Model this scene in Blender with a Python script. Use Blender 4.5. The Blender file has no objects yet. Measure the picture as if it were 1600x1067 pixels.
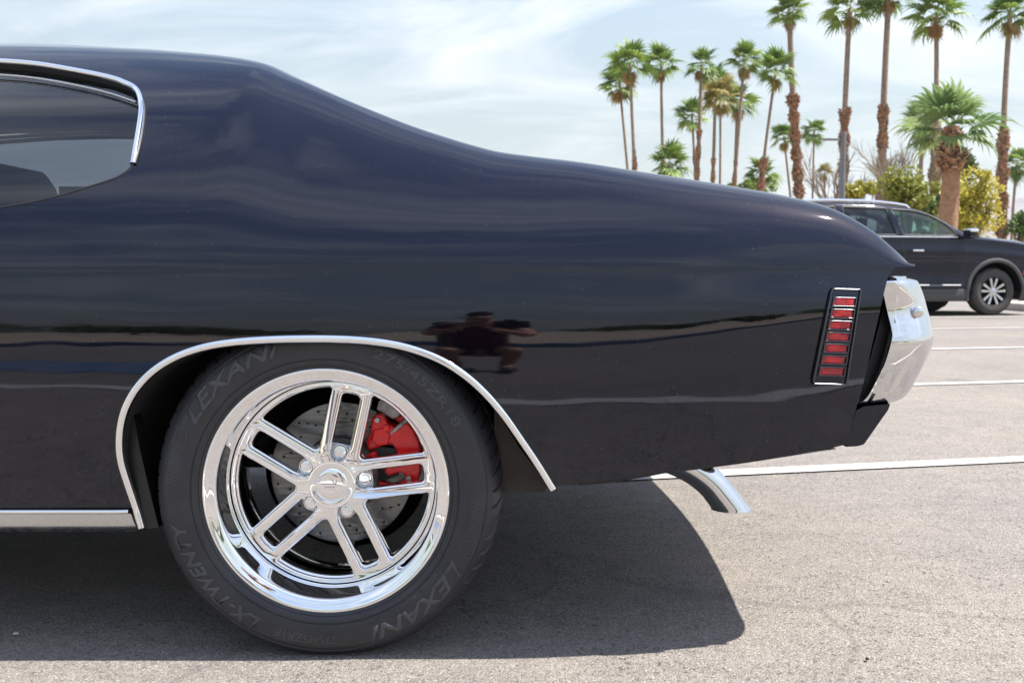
import bpy, bmesh, math, random
import numpy as np
from mathutils import Vector, Matrix
from mathutils.geometry import delaunay_2d_cdt
R = math.radians
random.seed(7)
rng = np.random.default_rng(7)
SC = bpy.context.scene
COL = SC.collection

# ------------------------------------------------------------------ camera
F = 1500.0; PITCH = R(4.25); CAMH = 0.76
fwd = np.array([0, math.cos(PITCH), -math.sin(PITCH)])
upv = np.array([0, math.sin(PITCH), math.cos(PITCH)])
cam0 = np.array([0, 0, CAMH])
cd = bpy.data.cameras.new('camera')
cam = bpy.data.objects.new('camera', cd); COL.objects.link(cam)
cam.location = (0, 0, CAMH)
cam.rotation_euler = (R(90) - PITCH, 0, 0)
cd.sensor_width = 36; cd.lens = F/1600*36
cd.clip_start = 0.02; cd.clip_end = 20000
cd.dof.use_dof = True; cd.dof.focus_distance = 1.87; cd.dof.aperture_fstop = 10
SC.camera = cam

# ------------------------------------------------------------------ sky, sun, exposure
SUN_EL = R(57.5); SUN_ROT = R(93)          # high sun, to the right of the camera
w = bpy.data.worlds.new("World"); SC.world = w; w.use_nodes = True
nt = w.node_tree; nt.nodes.clear()
N = nt.nodes.new; L = nt.links.new
sky = N('ShaderNodeTexSky'); sky.sky_type = 'NISHITA'; sky.sun_disc = False
sky.sun_elevation = SUN_EL; sky.sun_rotation = SUN_ROT
sky.air_density = 1.3; sky.dust_density = .8; sky.ozone_density = 4.0
tc = N('ShaderNodeTexCoord'); sep = N('ShaderNodeSeparateXYZ'); L(tc.outputs['Generated'], sep.inputs[0])
def mth(op, a, b=None, tree=None, clamp=False):
    t = tree or nt
    n = t.nodes.new('ShaderNodeMath'); n.operation = op; n.use_clamp = clamp
    for i, v in enumerate((a, b)):
        if v is None: continue
        if isinstance(v, (int, float)): n.inputs[i].default_value = v
        else: t.links.new(v, n.inputs[i])
    return n.outputs[0]
zc = mth('MAXIMUM', sep.outputs[2], 0.0)
den = mth('ADD', zc, 0.22)
cx = mth('DIVIDE', sep.outputs[0], den); cy = mth('DIVIDE', sep.outputs[1], den)
cmb = N('ShaderNodeCombineXYZ'); L(cx, cmb.inputs[0]); L(cy, cmb.inputs[1])
mp = N('ShaderNodeMapping'); mp.inputs['Rotation'].default_value = (0, 0, R(25)); mp.inputs['Scale'].default_value = (0.9, 1.7, 1)
L(cmb.outputs[0], mp.inputs[0])
nz = N('ShaderNodeTexNoise'); nz.inputs['Scale'].default_value = 1.1; nz.inputs['Detail'].default_value = 9
nz.inputs['Roughness'].default_value = .62; nz.inputs['Distortion'].default_value = 1.1
L(mp.outputs[0], nz.inputs['Vector'])
rp = N('ShaderNodeValToRGB'); rp.color_ramp.elements[0].position = .44; rp.color_ramp.elements[1].position = .70
rp.color_ramp.elements[0].color = (0, 0, 0, 1); rp.color_ramp.elements[1].color = (1, 1, 1, 1)
L(nz.outputs[0], rp.inputs[0])
hz = mth('POWER', mth('SUBTRACT', 1.0, zc, clamp=True), 1.5)
fac = mth('MULTIPLY', hz, .96)
mix = N('ShaderNodeMixRGB'); L(fac, mix.inputs[0]); L(sky.outputs[0], mix.inputs[1])
mix.inputs[2].default_value = (1.38, 1.78, 1.52, 1)
tint = N('ShaderNodeMixRGB'); tint.blend_type = 'MULTIPLY'; tint.inputs[0].default_value = 1; L(mix.outputs[0], tint.inputs[1]); tint.inputs[2].default_value = (1.02, .92, .91, 1)
mix2 = N('ShaderNodeMixRGB'); L(mth('MULTIPLY', rp.outputs[0], mth('ADD', .62, mth('MULTIPLY', hz, .25))), mix2.inputs[0]); L(tint.outputs[0], mix2.inputs[1]); cc = N('ShaderNodeMixRGB'); L(hz, cc.inputs[0]); cc.inputs[1].default_value = (6.8, 6.9, 7.2, 1); cc.inputs[2].default_value = (2.25, 2.32, 2.32, 1); L(cc.outputs[0], mix2.inputs[2])
bg = N('ShaderNodeBackground'); L(mix2.outputs[0], bg.inputs[0]); bg.inputs[1].default_value = 0.135
wo = N('ShaderNodeOutputWorld'); L(bg.outputs[0], wo.inputs[0])

sd = bpy.data.lights.new('sun', 'SUN'); sd.energy = 4.9; sd.angle = R(.53); sd.color = (1, .945, .85)
sun = bpy.data.objects.new('sun', sd); COL.objects.link(sun)
sdir = Vector((math.sin(SUN_ROT)*math.cos(SUN_EL), math.cos(SUN_ROT)*math.cos(SUN_EL), math.sin(SUN_EL)))
sun.rotation_euler = sdir.to_track_quat('Z', 'Y').to_euler(); sun.location = (5, 0, 20)
vs = SC.view_settings; SC.display_settings.display_device = 'sRGB'
vs.view_transform = 'Standard'; vs.look = 'None'; vs.exposure = 1.25; vs.gamma = 1; vs.use_curve_mapping = False
SC.render.engine = 'CYCLES'
SC.cycles.use_denoising = True; SC.cycles.max_bounces = 9; SC.cycles.transparent_max_bounces = 12
SC.cycles.sample_clamp_indirect = 8; SC.cycles.caustics_reflective = True; SC.cycles.volume_bounces = 0

# ------------------------------------------------------------------ picture <-> place
def ray(px, py): return fwd*F + np.array([1, 0, 0])*(px-800) + upv*(533.5-py)
def at(px, py, Y):
    r = ray(px, py); return cam0 + r*(Y/r[1])
def ground(px, py, z=0.0):
    r = ray(px, py); return cam0 + r*((z-CAMH)/r[2])
def proj(p):
    q = np.asarray(p) - cam0; d = q@fwd
    return 800 + q[..., 0]/d*F, 533.5 - (q@upv)/d*F
def pchip(xk, yk):
    xk = np.array(xk, float); yk = np.array(yk, float)
    h = np.diff(xk); dl = np.diff(yk)/h; m = np.zeros(len(xk))
    for i in range(1, len(xk)-1):
        if dl[i-1]*dl[i] > 0:
            w1 = 2*h[i]+h[i-1]; w2 = h[i]+2*h[i-1]; m[i] = (w1+w2)/(w1/dl[i-1]+w2/dl[i])
    m[0] = dl[0]; m[-1] = dl[-1]
    def f(x):
        x = np.clip(np.asarray(x, float), xk[0], xk[-1])
        i = np.clip(np.searchsorted(xk, x, side='right')-1, 0, len(h)-1)
        t = (x-xk[i])/h[i]
        return ((1+2*t)*(1-t)**2*yk[i] + t*(1-t)**2*h[i]*m[i] + t*t*(3-2*t)*yk[i+1] + t*t*(t-1)*h[i]*m[i+1])
    return f
def smooth(t): t = np.clip(t, 0, 1); return t*t*(3-2*t)

# ------------------------------------------------------------------ materials
def newmat(name):
    m = bpy.data.materials.new(name); m.use_nodes = True
    return m, m.node_tree, m.node_tree.nodes['Principled BSDF']
def setp(b, **k):
    names = dict(color='Base Color', rough='Roughness', metal='Metallic', ior='IOR', coat='Coat Weight', coat_rough='Coat Roughness',
                 spec='Specular IOR Level', trans='Transmission Weight', emit='Emission Color', emits='Emission Strength', sub='Subsurface Weight')
    for a, v in k.items():
        if a in ('color', 'emit') and len(v) == 3: v = (*v, 1)
        b.inputs[names[a]].default_value = v
def noise(t, scale, detail=4, rough=.5, coord='Object', vec=None, scl=None):
    n = t.nodes.new('ShaderNodeTexNoise'); n.inputs['Scale'].default_value = scale
    n.inputs['Detail'].default_value = detail; n.inputs['Roughness'].default_value = rough
    if vec is None:
        c = t.nodes.new('ShaderNodeTexCoord'); vec = c.outputs[coord]
    if scl:
        m = t.nodes.new('ShaderNodeMapping'); m.inputs['Scale'].default_value = scl; t.links.new(vec, m.inputs[0]); vec = m.outputs[0]
    t.links.new(vec, n.inputs['Vector']); return n.outputs[0]
def ramp(t, fac, stops):
    r = t.nodes.new('ShaderNodeValToRGB'); e = r.color_ramp.elements
    while len(e) < len(stops): e.new(.5)
    for i, (p, c) in enumerate(stops):
        e[i].position = p; e[i].color = (*c, 1) if len(c) == 3 else c
    t.links.new(fac, r.inputs[0]); return r.outputs[0]
def bump(t, b, h, strength, dist, prev=None):
    n = t.nodes.new('ShaderNodeBump'); n.inputs['Strength'].default_value = strength; n.inputs['Distance'].default_value = dist
    t.links.new(h, n.inputs['Height'])
    if prev is not None: t.links.new(prev, n.inputs['Normal'])
    t.links.new(n.outputs[0], b.inputs['Normal']); return n.outputs[0]
def mixc(t, fac, a, b, mode='MIX'):
    n = t.nodes.new('ShaderNodeMixRGB'); n.blend_type = mode
    for i, v in enumerate((fac, a, b)):
        if isinstance(v, tuple): n.inputs[i].default_value = (*v, 1) if len(v) == 3 else v
        elif isinstance(v, (int, float)): n.inputs[i].default_value = v
        else: t.links.new(v, n.inputs[i])
    return n.outputs[0]
M = {}
def simple(name, color, rough=.5, metal=0, vary=.15, nscale=30, bumpd=0, bs=200, **k):
    m, t, b = newmat(name); setp(b, color=color, rough=rough, metal=metal, **k)
    if vary:
        n = noise(t, nscale, 5)
        c = ramp(t, n, [(.3, tuple(v*(1-vary) for v in color)), (.7, tuple(min(1, v*(1+vary)) for v in color))])
        t.links.new(c, b.inputs['Base Color'])
    if bumpd: bump(t, b, noise(t, bs, 3), .6, bumpd)
    M[name] = m; return m
def paint(name, col, dust=.02, rough=.04, ior=1.5, low=(.34, .62)):
    m, t, b = newmat(name); setp(b, rough=rough, ior=ior); b.inputs['Specular Tint'].default_value = (.80, .84, 1, 1)
    g = t.nodes.new('ShaderNodeNewGeometry')
    # fine dust specks and film; heavier road film low on the body
    v = t.nodes.new('ShaderNodeTexVoronoi'); v.inputs['Scale'].default_value = 95; t.links.new(g.outputs['Position'], v.inputs['Vector'])
    sp = mth('LESS_THAN', v.outputs['Distance'], .042, t)
    n = noise(t, 14, 2, vec=g.outputs['Position'])
    sp = mth('MULTIPLY', sp, mth('GREATER_THAN', n, .49, t), t)
    film = noise(t, 6, 6, .6, vec=g.outputs['Position'], scl=(1, 1, 1.6))
    sz = t.nodes.new('ShaderNodeSeparateXYZ'); t.links.new(g.outputs['Position'], sz.inputs[0])
    mr = t.nodes.new('ShaderNodeMapRange'); mr.inputs[1].default_value = low[1]; mr.inputs[2].default_value = low[0]
    t.links.new(sz.outputs[2], mr.inputs[0])
    fine = noise(t, 90, 5, .7, vec=g.outputs['Position'])
    grime = mth('MULTIPLY', mth('MULTIPLY', mr.outputs[0], ramp(t, fine, [(.45, (0, 0, 0)), (.75, (1, 1, 1))]), t), ramp(t, film, [(.35, (0, 0, 0)), (.7, (1, 1, 1))]), t)
    c = mixc(t, mth('MULTIPLY', ramp(t, film, [(.3, (.3,)*3), (.75, (1,)*3)]), dust, t), col, (.34, .31, .29))
    c = mixc(t, mth('MULTIPLY', grime, .085, t), c, (.30, .24, .19))
    c = mixc(t, mth('MULTIPLY', sp, .5, t), c, (.7, .7, .68))
    t.links.new(c, b.inputs['Base Color'])
    rr = mth('ADD', mth('MULTIPLY', ramp(t, film, [(.3, (0,)*3), (.8, (1,)*3)]), .05, t), mth('MULTIPLY', grime, .12, t), t)
    t.links.new(mth('ADD', rr, rough, t), b.inputs['Roughness'])
    bump(t, b, noise(t, 4.2, 2, vec=g.outputs['Position'], scl=(.6, 1, 1.3)), .12, .02)
    M[name] = m; return m
paint('black_paint', (.0012, .0012, .0030), .003, .02, 1.6)
paint('suv_paint', (.005, .006, .012), .006, .03, 1.5)
simple('chrome', (.87, .88, .90), .025, 1, vary=0)
def smudged(name, col, r0, r1, sc=25):
    m, t, b = newmat(name); setp(b, color=col, metal=1)
    r = ramp(t, noise(t, sc, 6, .65), [(.35, (r0,)*3), (.8, (r1,)*3)]); t.links.new(r, b.inputs['Roughness'])
    M[name] = m
smudged('chrome_bumper', (.68, .68, .69), .02, .09)
smudged('wheel_chrome', (.88, .885, .90), .012, .05, 60)
smudged('satin_trim', (.58, .59, .61), .22, .4, 30)
smudged('smoked_chrome', (.11, .11, .125), .26, .4, 60)
smudged('black_barrel', (.32, .32, .33), .05, .14)
simple('well_black', (.008, .008, .008), .9, vary=.4, nscale=12, bumpd=.002, bs=60)
simple('satin_black', (.008, .008, .009), .42, vary=.3)
simple('underbody', (.045, .038, .033), .85, vary=.4, nscale=9, bumpd=.002, bs=70)
simple('plastic_grey', (.05, .05, .053), .55, vary=.12)
simple('caliper_red', (.88, .012, .016), .28, vary=.12, nscale=60, bumpd=.0006, bs=400, coat=.3)
simple('steel', (.42, .41, .40), .38, 1, vary=.25, nscale=80)
simple('zinc_plate', (.42, .43, .43), .5, .7, vary=.3, nscale=120)
simple('brass', (.45, .34, .10), .4, 1, vary=.2)
simple('interior', (.012, .012, .013), .7, vary=.2)
simple('interior_grey', (.06, .062, .066), .8, vary=.2)
simple('orange_lens', (.8, .12, .02), .15, vary=0)
def m_rotor():
    m, t, b = newmat('rotor'); setp(b, metal=1, rough=.34)
    c = t.nodes.new('ShaderNodeTexCoord')
    w_ = t.nodes.new('ShaderNodeTexWave'); w_.wave_type = 'RINGS'; w_.rings_direction = 'Y'; w_.inputs['Scale'].default_value = 90; w_.inputs['Distortion'].default_value = .6
    t.links.new(c.outputs['Object'], w_.inputs['Vector'])
    t.links.new(ramp(t, w_.outputs[0], [(0, (.15, .148, .145)), (1, (.25, .245, .24))]), b.inputs['Base Color'])
    M['rotor'] = m
m_rotor()
simple('rust', (.10, .045, .03), .8, .3, vary=.5, nscale=60)
def m_rubber(name, col, rough):
    m, t, b = newmat(name); setp(b, ior=1.5)
    n = noise(t, 9, 6, .65)
    t.links.new(ramp(t, n, [(.3, tuple(v*.75 for v in col)), (.7, tuple(v*1.3 for v in col))]), b.inputs['Base Color'])
    t.links.new(ramp(t, noise(t, 40, 4), [(.3, (rough-.06,)*3), (.7, (rough+.08,)*3)]), b.inputs['Roughness'])
    bump(t, b, noise(t, 500, 3), .35, .0006)
    M[name] = m
m_rubber('rubber', (.024, .024, .028), .50)
m_rubber('rubber_letter', (.056, .057, .064), .38)
def m_glass(name, tint, refl_rough=.01):
    m, t, b = newmat(name); t.nodes.remove(b); o = t.nodes['Material Output']
    tr = t.nodes.new('ShaderNodeBsdfTransparent'); tr.inputs[0].default_value = (*tint, 1)
    gl = t.nodes.new('ShaderNodeBsdfGlossy'); gl.inputs['Roughness'].default_value = refl_rough
    fr = t.nodes.new('ShaderNodeFresnel'); gg = t.nodes.new('ShaderNodeNewGeometry'); t.links.new(mth('ADD', mth('MULTIPLY', gg.outputs['Backfacing'], -.862, t), 1.52, t), fr.inputs[0])
    mx = t.nodes.new('ShaderNodeMixShader'); t.links.new(mth('MULTIPLY', fr.outputs[0], 1.35, t, True), mx.inputs[0]); t.links.new(tr.outputs[0], mx.inputs[1]); t.links.new(gl.outputs[0], mx.inputs[2])
    t.links.new(mx.outputs[0], o.inputs[0]); M[name] = m
m_glass('tinted_glass', (.39, .42, .46)); m_glass('suv_glass', (.55, .78, .70)); m_glass('suv_dark_glass', (.22, .25, .28))
def m_lens():
    m, t, b = newmat('red_lens'); setp(b, color=(.50, .008, .022), rough=.2, coat=.6, coat_rough=.03)
    c = t.nodes.new('ShaderNodeTexCoord'); v = t.nodes.new('ShaderNodeTexWave'); v.inputs['Scale'].default_value = 110; v.inputs['Distortion'].default_value = .4
    t.links.new(c.outputs['Object'], v.inputs['Vector']); bump(t, b, v.outputs[0], .7, .0015)
    t.links.new(ramp(t, noise(t, 50, 3), [(.35, (.20, .003, .012)), (.7, (.58, .012, .022))]), b.inputs['Base Color'])
    M['red_lens'] = m
m_lens()
def m_asphalt():
    m, t, b = newmat('asphalt'); setp(b, rough=.88, spec=.25)
    g = t.nodes.new('ShaderNodeNewGeometry'); P = g.outputs['Position']
    v = t.nodes.new('ShaderNodeTexVoronoi'); v.inputs['Scale'].default_value = 260; t.links.new(P, v.inputs['Vector'])
    col = ramp(t, v.outputs['Color'], [(0, (.10, .092, .088)), (.3, (.184, .170, .160)), (.7, (.234, .216, .203)), (1, (.36, .335, .315))])
    big = noise(t, .55, 7, .62, vec=P)
    col = mixc(t, 1.0, col, ramp(t, big, [(.3, (.80, .80, .83)), (.7, (1.12, 1.09, 1.03))]), 'MULTIPLY')
    mid = noise(t, 7, 7, .7, vec=P, scl=(1, 1.6, 1))
    col = mixc(t, 1.0, col, ramp(t, mid, [(.33, (.86, .855, .86)), (.68, (1.08, 1.075, 1.06))]), 'MULTIPLY')
    # gaps between stones, as dark pits, here and there
    pit = noise(t, 75, 3, .6, vec=P)
    patch = noise(t, 3.1, 4, .6, vec=P)
    pf = mth('MULTIPLY', ramp(t, pit, [(.58, (0,)*3), (.70, (1,)*3)]), ramp(t, patch, [(.35, (.25,)*3), (.65, (1,)*3)]), t)
    col = mixc(t, mth('MULTIPLY', pf, .75, t), col, (.045, .042, .042))
    v2 = t.nodes.new('ShaderNodeTexVoronoi'); v2.inputs['Scale'].default_value = 42; t.links.new(P, v2.inputs['Vector'])
    lt = mth('LESS_THAN', v2.outputs['Distance'], .085, t)
    sel = t.nodes.new('ShaderNodeSeparateColor'); t.links.new(v2.outputs['Color'], sel.inputs[0])
    lt = mth('MULTIPLY', lt, mth('GREATER_THAN', sel.outputs[0], .86, t), t)
    col = mixc(t, mth('MULTIPLY', lt, .8, t), col, (.55, .52, .48))
    # oil drips
    oil = ramp(t, noise(t, 1.7, 5, .6, vec=P), [(.66, (0,)*3), (.75, (1,)*3)])
    col = mixc(t, mth('MULTIPLY', oil, .35, t), col, (.09, .085, .085))
    # sealed cracks far apart
    vc = t.nodes.new('ShaderNodeTexVoronoi'); vc.feature = 'DISTANCE_TO_EDGE'; vc.inputs['Scale'].default_value = .23
    wv = t.nodes.new('ShaderNodeVectorMath'); wv.operation = 'ADD'
    nn = t.nodes.new('ShaderNodeTexNoise'); nn.inputs['Scale'].default_value = 1.3; t.links.new(P, nn.inputs['Vector']); t.links.new(P, wv.inputs[0]); t.links.new(nn.outputs['Color'], wv.inputs[1])
    t.links.new(wv.outputs[0], vc.inputs['Vector'])
    ck = ramp(t, vc.outputs['Distance'], [(.001, (1,)*3), (.004, (0,)*3)])
    col = mixc(t, mth('MULTIPLY', ck, .35, t), col, (.08, .075, .075))
    t.links.new(col, b.inputs['Base Color'])
    h = mth('ADD', mth('MULTIPLY', v.outputs['Distance'], -.8, t), mth('MULTIPLY', pf, -1.2, t), t)
    n1 = bump(t, b, h, .9, .0028)
    bump(t, b, mid, .5, .01, n1)
    M['asphalt'] = m; return col, P
m_asphalt()
def m_line(name, c0, wear):
    m, t, b = newmat(name); setp(b, rough=.75)
    g = t.nodes.new('ShaderNodeNewGeometry'); P = g.outputs['Position']
    n = noise(t, 60, 5, .7, vec=P); n2 = noise(t, 5, 4, vec=P)
    f = mth('ADD', mth('MULTIPLY', n, .7, t), mth('MULTIPLY', n2, .3, t), t)
    t.links.new(ramp(t, f, [(wear-.05, (.22, .20, .19)), (wear+.03, c0)]), b.inputs['Base Color'])
    bump(t, b, noise(t, 200, 3, vec=P), .5, .002); M[name] = m
m_line('line_paint', (.44, .435, .42), .44); m_line('blue_paint', (.05, .11, .22), .46)
simple('concrete', (.42, .38, .33), .9, vary=.2, nscale=4, bumpd=.004, bs=60)
simple('tan_ground', (.36, .29, .21), .95, vary=.25, nscale=1.5, bumpd=.01, bs=20)
simple('pebble_stone', (.45, .43, .36), .8, vary=.25, nscale=80)
simple('pole_paint', (.13, .145, .17), .45, .3, vary=.1)
def m_leaf(name, c1, c2, trans=.35):
    m, t, b = newmat(name); setp(b, rough=.5)
    oi = t.nodes.new('ShaderNodeObjectInfo'); n = noise(t, 3, 3)
    f = mth('ADD', mth('MULTIPLY', oi.outputs['Random'], .6, t), mth('MULTIPLY', n, .4, t), t)
    c = ramp(t, f, [(.2, c1), (.8, c2)]); t.links.new(c, b.inputs['Base Color'])
    tl = t.nodes.new('ShaderNodeBsdfTranslucent'); t.links.new(c, tl.inputs[0])
    mx = t.nodes.new('ShaderNodeMixShader'); mx.inputs[0].default_value = trans
    t.links.new(b.outputs[0], mx.inputs[1]); t.links.new(tl.outputs[0], mx.inputs[2]); t.links.new(mx.outputs[0], t.nodes['Material Output'].inputs[0])
    M[name] = m
m_leaf('palm_leaf', (.05, .105, .02), (.19, .28, .055)); m_leaf('palm_leaf_pale', (.10, .18, .06), (.28, .37, .15))
m_leaf('palm_leaf_dry', (.22, .13, .055), (.36, .25, .11)); m_leaf('palm_leaf_yellow', (.16, .16, .05), (.32, .27, .09))
m_leaf('yellow_bush', (.20, .22, .035), (.50, .44, .07)); m_leaf('green_bush', (.07, .13, .03), (.18, .26, .06)); m_leaf('olive_bush', (.06, .09, .03), (.15, .17, .06))
simple('palm_trunk', (.20, .155, .12), .9, vary=.3, nscale=5, bumpd=.02, bs=14)
simple('palm_trunk_red', (.25, .145, .09), .95, vary=.3, nscale=6, bumpd=.02, bs=14)
simple('palm_boot', (.27, .16, .105), .9, vary=.45, nscale=4)
simple('palm_boot_pale', (.30, .24, .17), .9, vary=.4, nscale=4)
simple('bark', (.18, .15, .12), .9, vary=.25, nscale=5)
simple('mountain', (.15, .125, .12), 1, vary=.25, nscale=.004)

# ------------------------------------------------------------------ mesh helpers
def link(name, me, mat=None, parent=None, loc=None):
    o = bpy.data.objects.new(name, me); COL.objects.link(o)
    if mat is not None and me is not None:
        me.materials.clear(); me.materials.append(M[mat] if isinstance(mat, str) else mat)
    if parent is not None: o.parent = parent
    if loc is not None: o.location = loc
    return o
def pymesh(name, verts, faces, smooth_=True, normals=None, angle=None):
    me = bpy.data.meshes.new(name); me.from_pydata([tuple(map(float, v)) for v in verts], [], [tuple(map(int, f)) for f in faces]); me.update()
    if smooth_: me.polygons.foreach_set('use_smooth', [True]*len(me.polygons))
    if angle: me.set_sharp_from_angle(angle=R(angle))
    if normals is not None: me.normals_split_custom_set_from_vertices([tuple(map(float, n)) for n in normals])
    return me
def thing(name, label, cat, loc=(0, 0, 0), rz=0, group=None):
    o = bpy.data.objects.new(name, None); COL.objects.link(o); o.location = loc; o.rotation_euler = (0, 0, rz)
    o['label'] = label; o['category'] = cat
    if group: o['group'] = group
    return o
def tag(o, label, cat, group=None):
    o['label'] = label; o['category'] = cat
    if group: o['group'] = group
    return o
def struct(o): o['kind'] = 'structure'; return o
def inpoly(x, y, poly):
    x = np.asarray(x); y = np.asarray(y); r = np.zeros(x.shape, bool); n = len(poly); p = np.asarray(poly)
    for i in range(n):
        x1, y1 = p[i]; x2, y2 = p[(i+1) % n]
        if y1 == y2: continue
        c = ((y1 > y) != (y2 > y)) & (x < (x2-x1)*(y-y1)/(y2-y1)+x1); r ^= c
    return r
def resample(pts, step, closed=False):
    p = np.asarray(pts, float)
    if closed: p = np.vstack([p, p[:1]])
    out = []
    for a, b in zip(p[:-1], p[1:]):
        n = max(1, int(math.ceil(np.linalg.norm(b-a)/step)))
        for k in range(n): out.append(a+(b-a)*k/n)
    if not closed: out.append(p[-1])
    return np.array(out)
def spline(pts, n=8):
    """Catmull-Rom through points (open)."""
    p = np.asarray(pts, float); p = np.vstack([2*p[0]-p[1], p, 2*p[-1]-p[-2]]); out = []
    for i in range(1, len(p)-2):
        for k in range(n):
            t = k/n; a, b, c, d = p[i-1:i+3]
            out.append(.5*((2*b)+(-a+c)*t+(2*a-5*b+4*c-d)*t*t+(-a+3*b-3*c+d)*t**3))
    out.append(p[-2]); return np.array(out)
def mindist(q, poly, closed=True):
    p = np.asarray(poly); d = np.full(len(q), 1e9); n = len(p)
    for i in range(n if closed else n-1):
        a = p[i]; b = p[(i+1) % n]; ab = b-a; L2 = max(ab@ab, 1e-12)
        t = np.clip(((q-a)@ab)/L2, 0, 1); d = np.minimum(d, np.linalg.norm(q-a-t[:, None]*ab, axis=1))
    return d
def normals_of(S, x, t, hx=.002, ht=.002, flip=1):
    dx = S(x+hx, t)-S(x-hx, t); dt = S(x, t+ht)-S(x, t-ht)
    n = np.cross(dx, dt); n /= np.maximum(np.linalg.norm(n, axis=1), 1e-12)[:, None]; return n*flip
def patch(S, outer, holes, xs, ts, ks=.4, step=.012, flip=1):
    """trimmed surface: verts (x,t) param, boundary loops in (x,t)."""
    sc = np.array([1, ks])
    loops = [resample(np.asarray(outer)*sc, step, True)] + [resample(np.asarray(h)*sc, step, True) for h in holes]
    X, T = np.meshgrid(xs, ts); q = np.c_[X.ravel(), T.ravel()*ks]
    keep = inpoly(q[:, 0], q[:, 1], loops[0])
    for h in loops[1:]: keep &= ~inpoly(q[:, 0], q[:, 1], h)
    q = q[keep]
    for lp in loops:
        lo = lp.min(0)-.02; hi = lp.max(0)+.02
        m = ((q > lo) & (q < hi)).all(1); idx = np.where(m)[0]
        d = mindist(q[idx], lp); q = np.delete(q, idx[d < step*.35], axis=0)
    allp = np.vstack([q]+loops); edges = []; o = len(q)
    for lp in loops:
        n = len(lp); edges += [(o+i, o+(i+1) % n) for i in range(n)]; o += n
    v, e, f, *_ = delaunay_2d_cdt([Vector((float(a), float(b))) for a, b in allp], edges, [], 0, 1e-6)
    v = np.array([(a.x, a.y) for a in v]); f = np.array([x for x in f if len(x) == 3])
    c = v[f].mean(1); k = inpoly(c[:, 0], c[:, 1], loops[0])
    for h in loops[1:]: k &= ~inpoly(c[:, 0], c[:, 1], h)
    f = f[k]; used = np.unique(f); rm = -np.ones(len(v), int); rm[used] = np.arange(len(used)); v = v[used]; f = rm[f]
    t = v[:, 1]/ks; P = S(v[:, 0], t); nn = normals_of(S, v[:, 0], t, flip=flip)
    # orient faces like normals
    fn = np.cross(P[f[:, 1]]-P[f[:, 0]], P[f[:, 2]]-P[f[:, 0]]); bad = (fn*nn[f[:, 0]]).sum(1) < 0
    f[bad] = f[bad][:, ::-1]
    return P, f, nn, v/sc
def sweep(name, path, nrm, profile, mat, parent=None, closed=False, cap=True, angle=40):
    """profile: closed loop of (a,b): a along binormal (n x t), b along surface normal."""
    p = np.asarray(path, float); nr = np.asarray(nrm, float)
    if nr.ndim == 1: nr = np.tile(nr, (len(p), 1))
    if closed: tg = np.roll(p, -1, 0)-np.roll(p, 1, 0)
    else: tg = np.gradient(p, axis=0)
    tg /= np.linalg.norm(tg, axis=1)[:, None]
    nr = nr-(nr*tg).sum(1)[:, None]*tg; nr /= np.linalg.norm(nr, axis=1)[:, None]
    bi = np.cross(nr, tg); pr = np.asarray(profile, float); m = len(pr)
    V = (p[:, None]+bi[:, None]*pr[None, :, :1]+nr[:, None]*pr[None, :, 1:2]).reshape(-1, 3)
    n = len(p); F_ = []
    for i in range(n if closed else n-1):
        j = (i+1) % n
        for k in range(m): F_.append((i*m+k, i*m+(k+1) % m, j*m+(k+1) % m, j*m+k))
    if cap and not closed: F_ += [tuple(range(m))[::-1], tuple((n-1)*m+k for k in range(m))]
    me = pymesh(name, V, F_, angle=angle); fixn(me)
    return link(name, me, mat, parent)
def fixn(me):
    bm = bmesh.new(); bm.from_mesh(me); bmesh.ops.recalc_face_normals(bm, faces=bm.faces); bm.to_mesh(me); bm.free()
def circ(r, n=12, ry=None): return [(r*math.cos(2*math.pi*i/n), (ry or r)*math.sin(2*math.pi*i/n)) for i in range(n)]
def lathe(profile, n, axis_fn, closed_prof=False, disp=None):
    """profile [(r,y)], axis along +Y; returns verts, faces. disp(r,y,phi)->(r,y)"""
    V = []; m = len(profile)
    for i in range(n):
        ph = 2*math.pi*i/n
        for (r, y) in profile:
            if disp: r, y = disp(r, y, ph)
            V.append((r*math.sin(ph), y, r*math.cos(ph)))
    F_ = []
    for i in range(n):
        j = (i+1) % n
        for k in range(m if closed_prof else m-1): F_.append((i*m+k, i*m+(k+1) % m, j*m+(k+1) % m, j*m+k))
    return V, F_
def box(bm, c, s, rot=None, bevel=0):
    mt = Matrix.Translation(c) @ (rot.to_4x4() if rot else Matrix()) @ Matrix.Diagonal((*s, 1))
    r = bmesh.ops.create_cube(bm, size=1, matrix=mt)
    if bevel: bmesh.ops.bevel(bm, geom=list({e for v in r['verts'] for e in v.link_edges}), offset=bevel, segments=2, affect='EDGES', profile=.5)
def bobj(name, bm, mat, parent=None, angle=35):
    me = bpy.data.meshes.new(name); bm.to_mesh(me); bm.free()
    me.polygons.foreach_set('use_smooth', [True]*len(me.polygons)); me.set_sharp_from_angle(angle=R(angle))
    return link(name, me, mat, parent)
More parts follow.
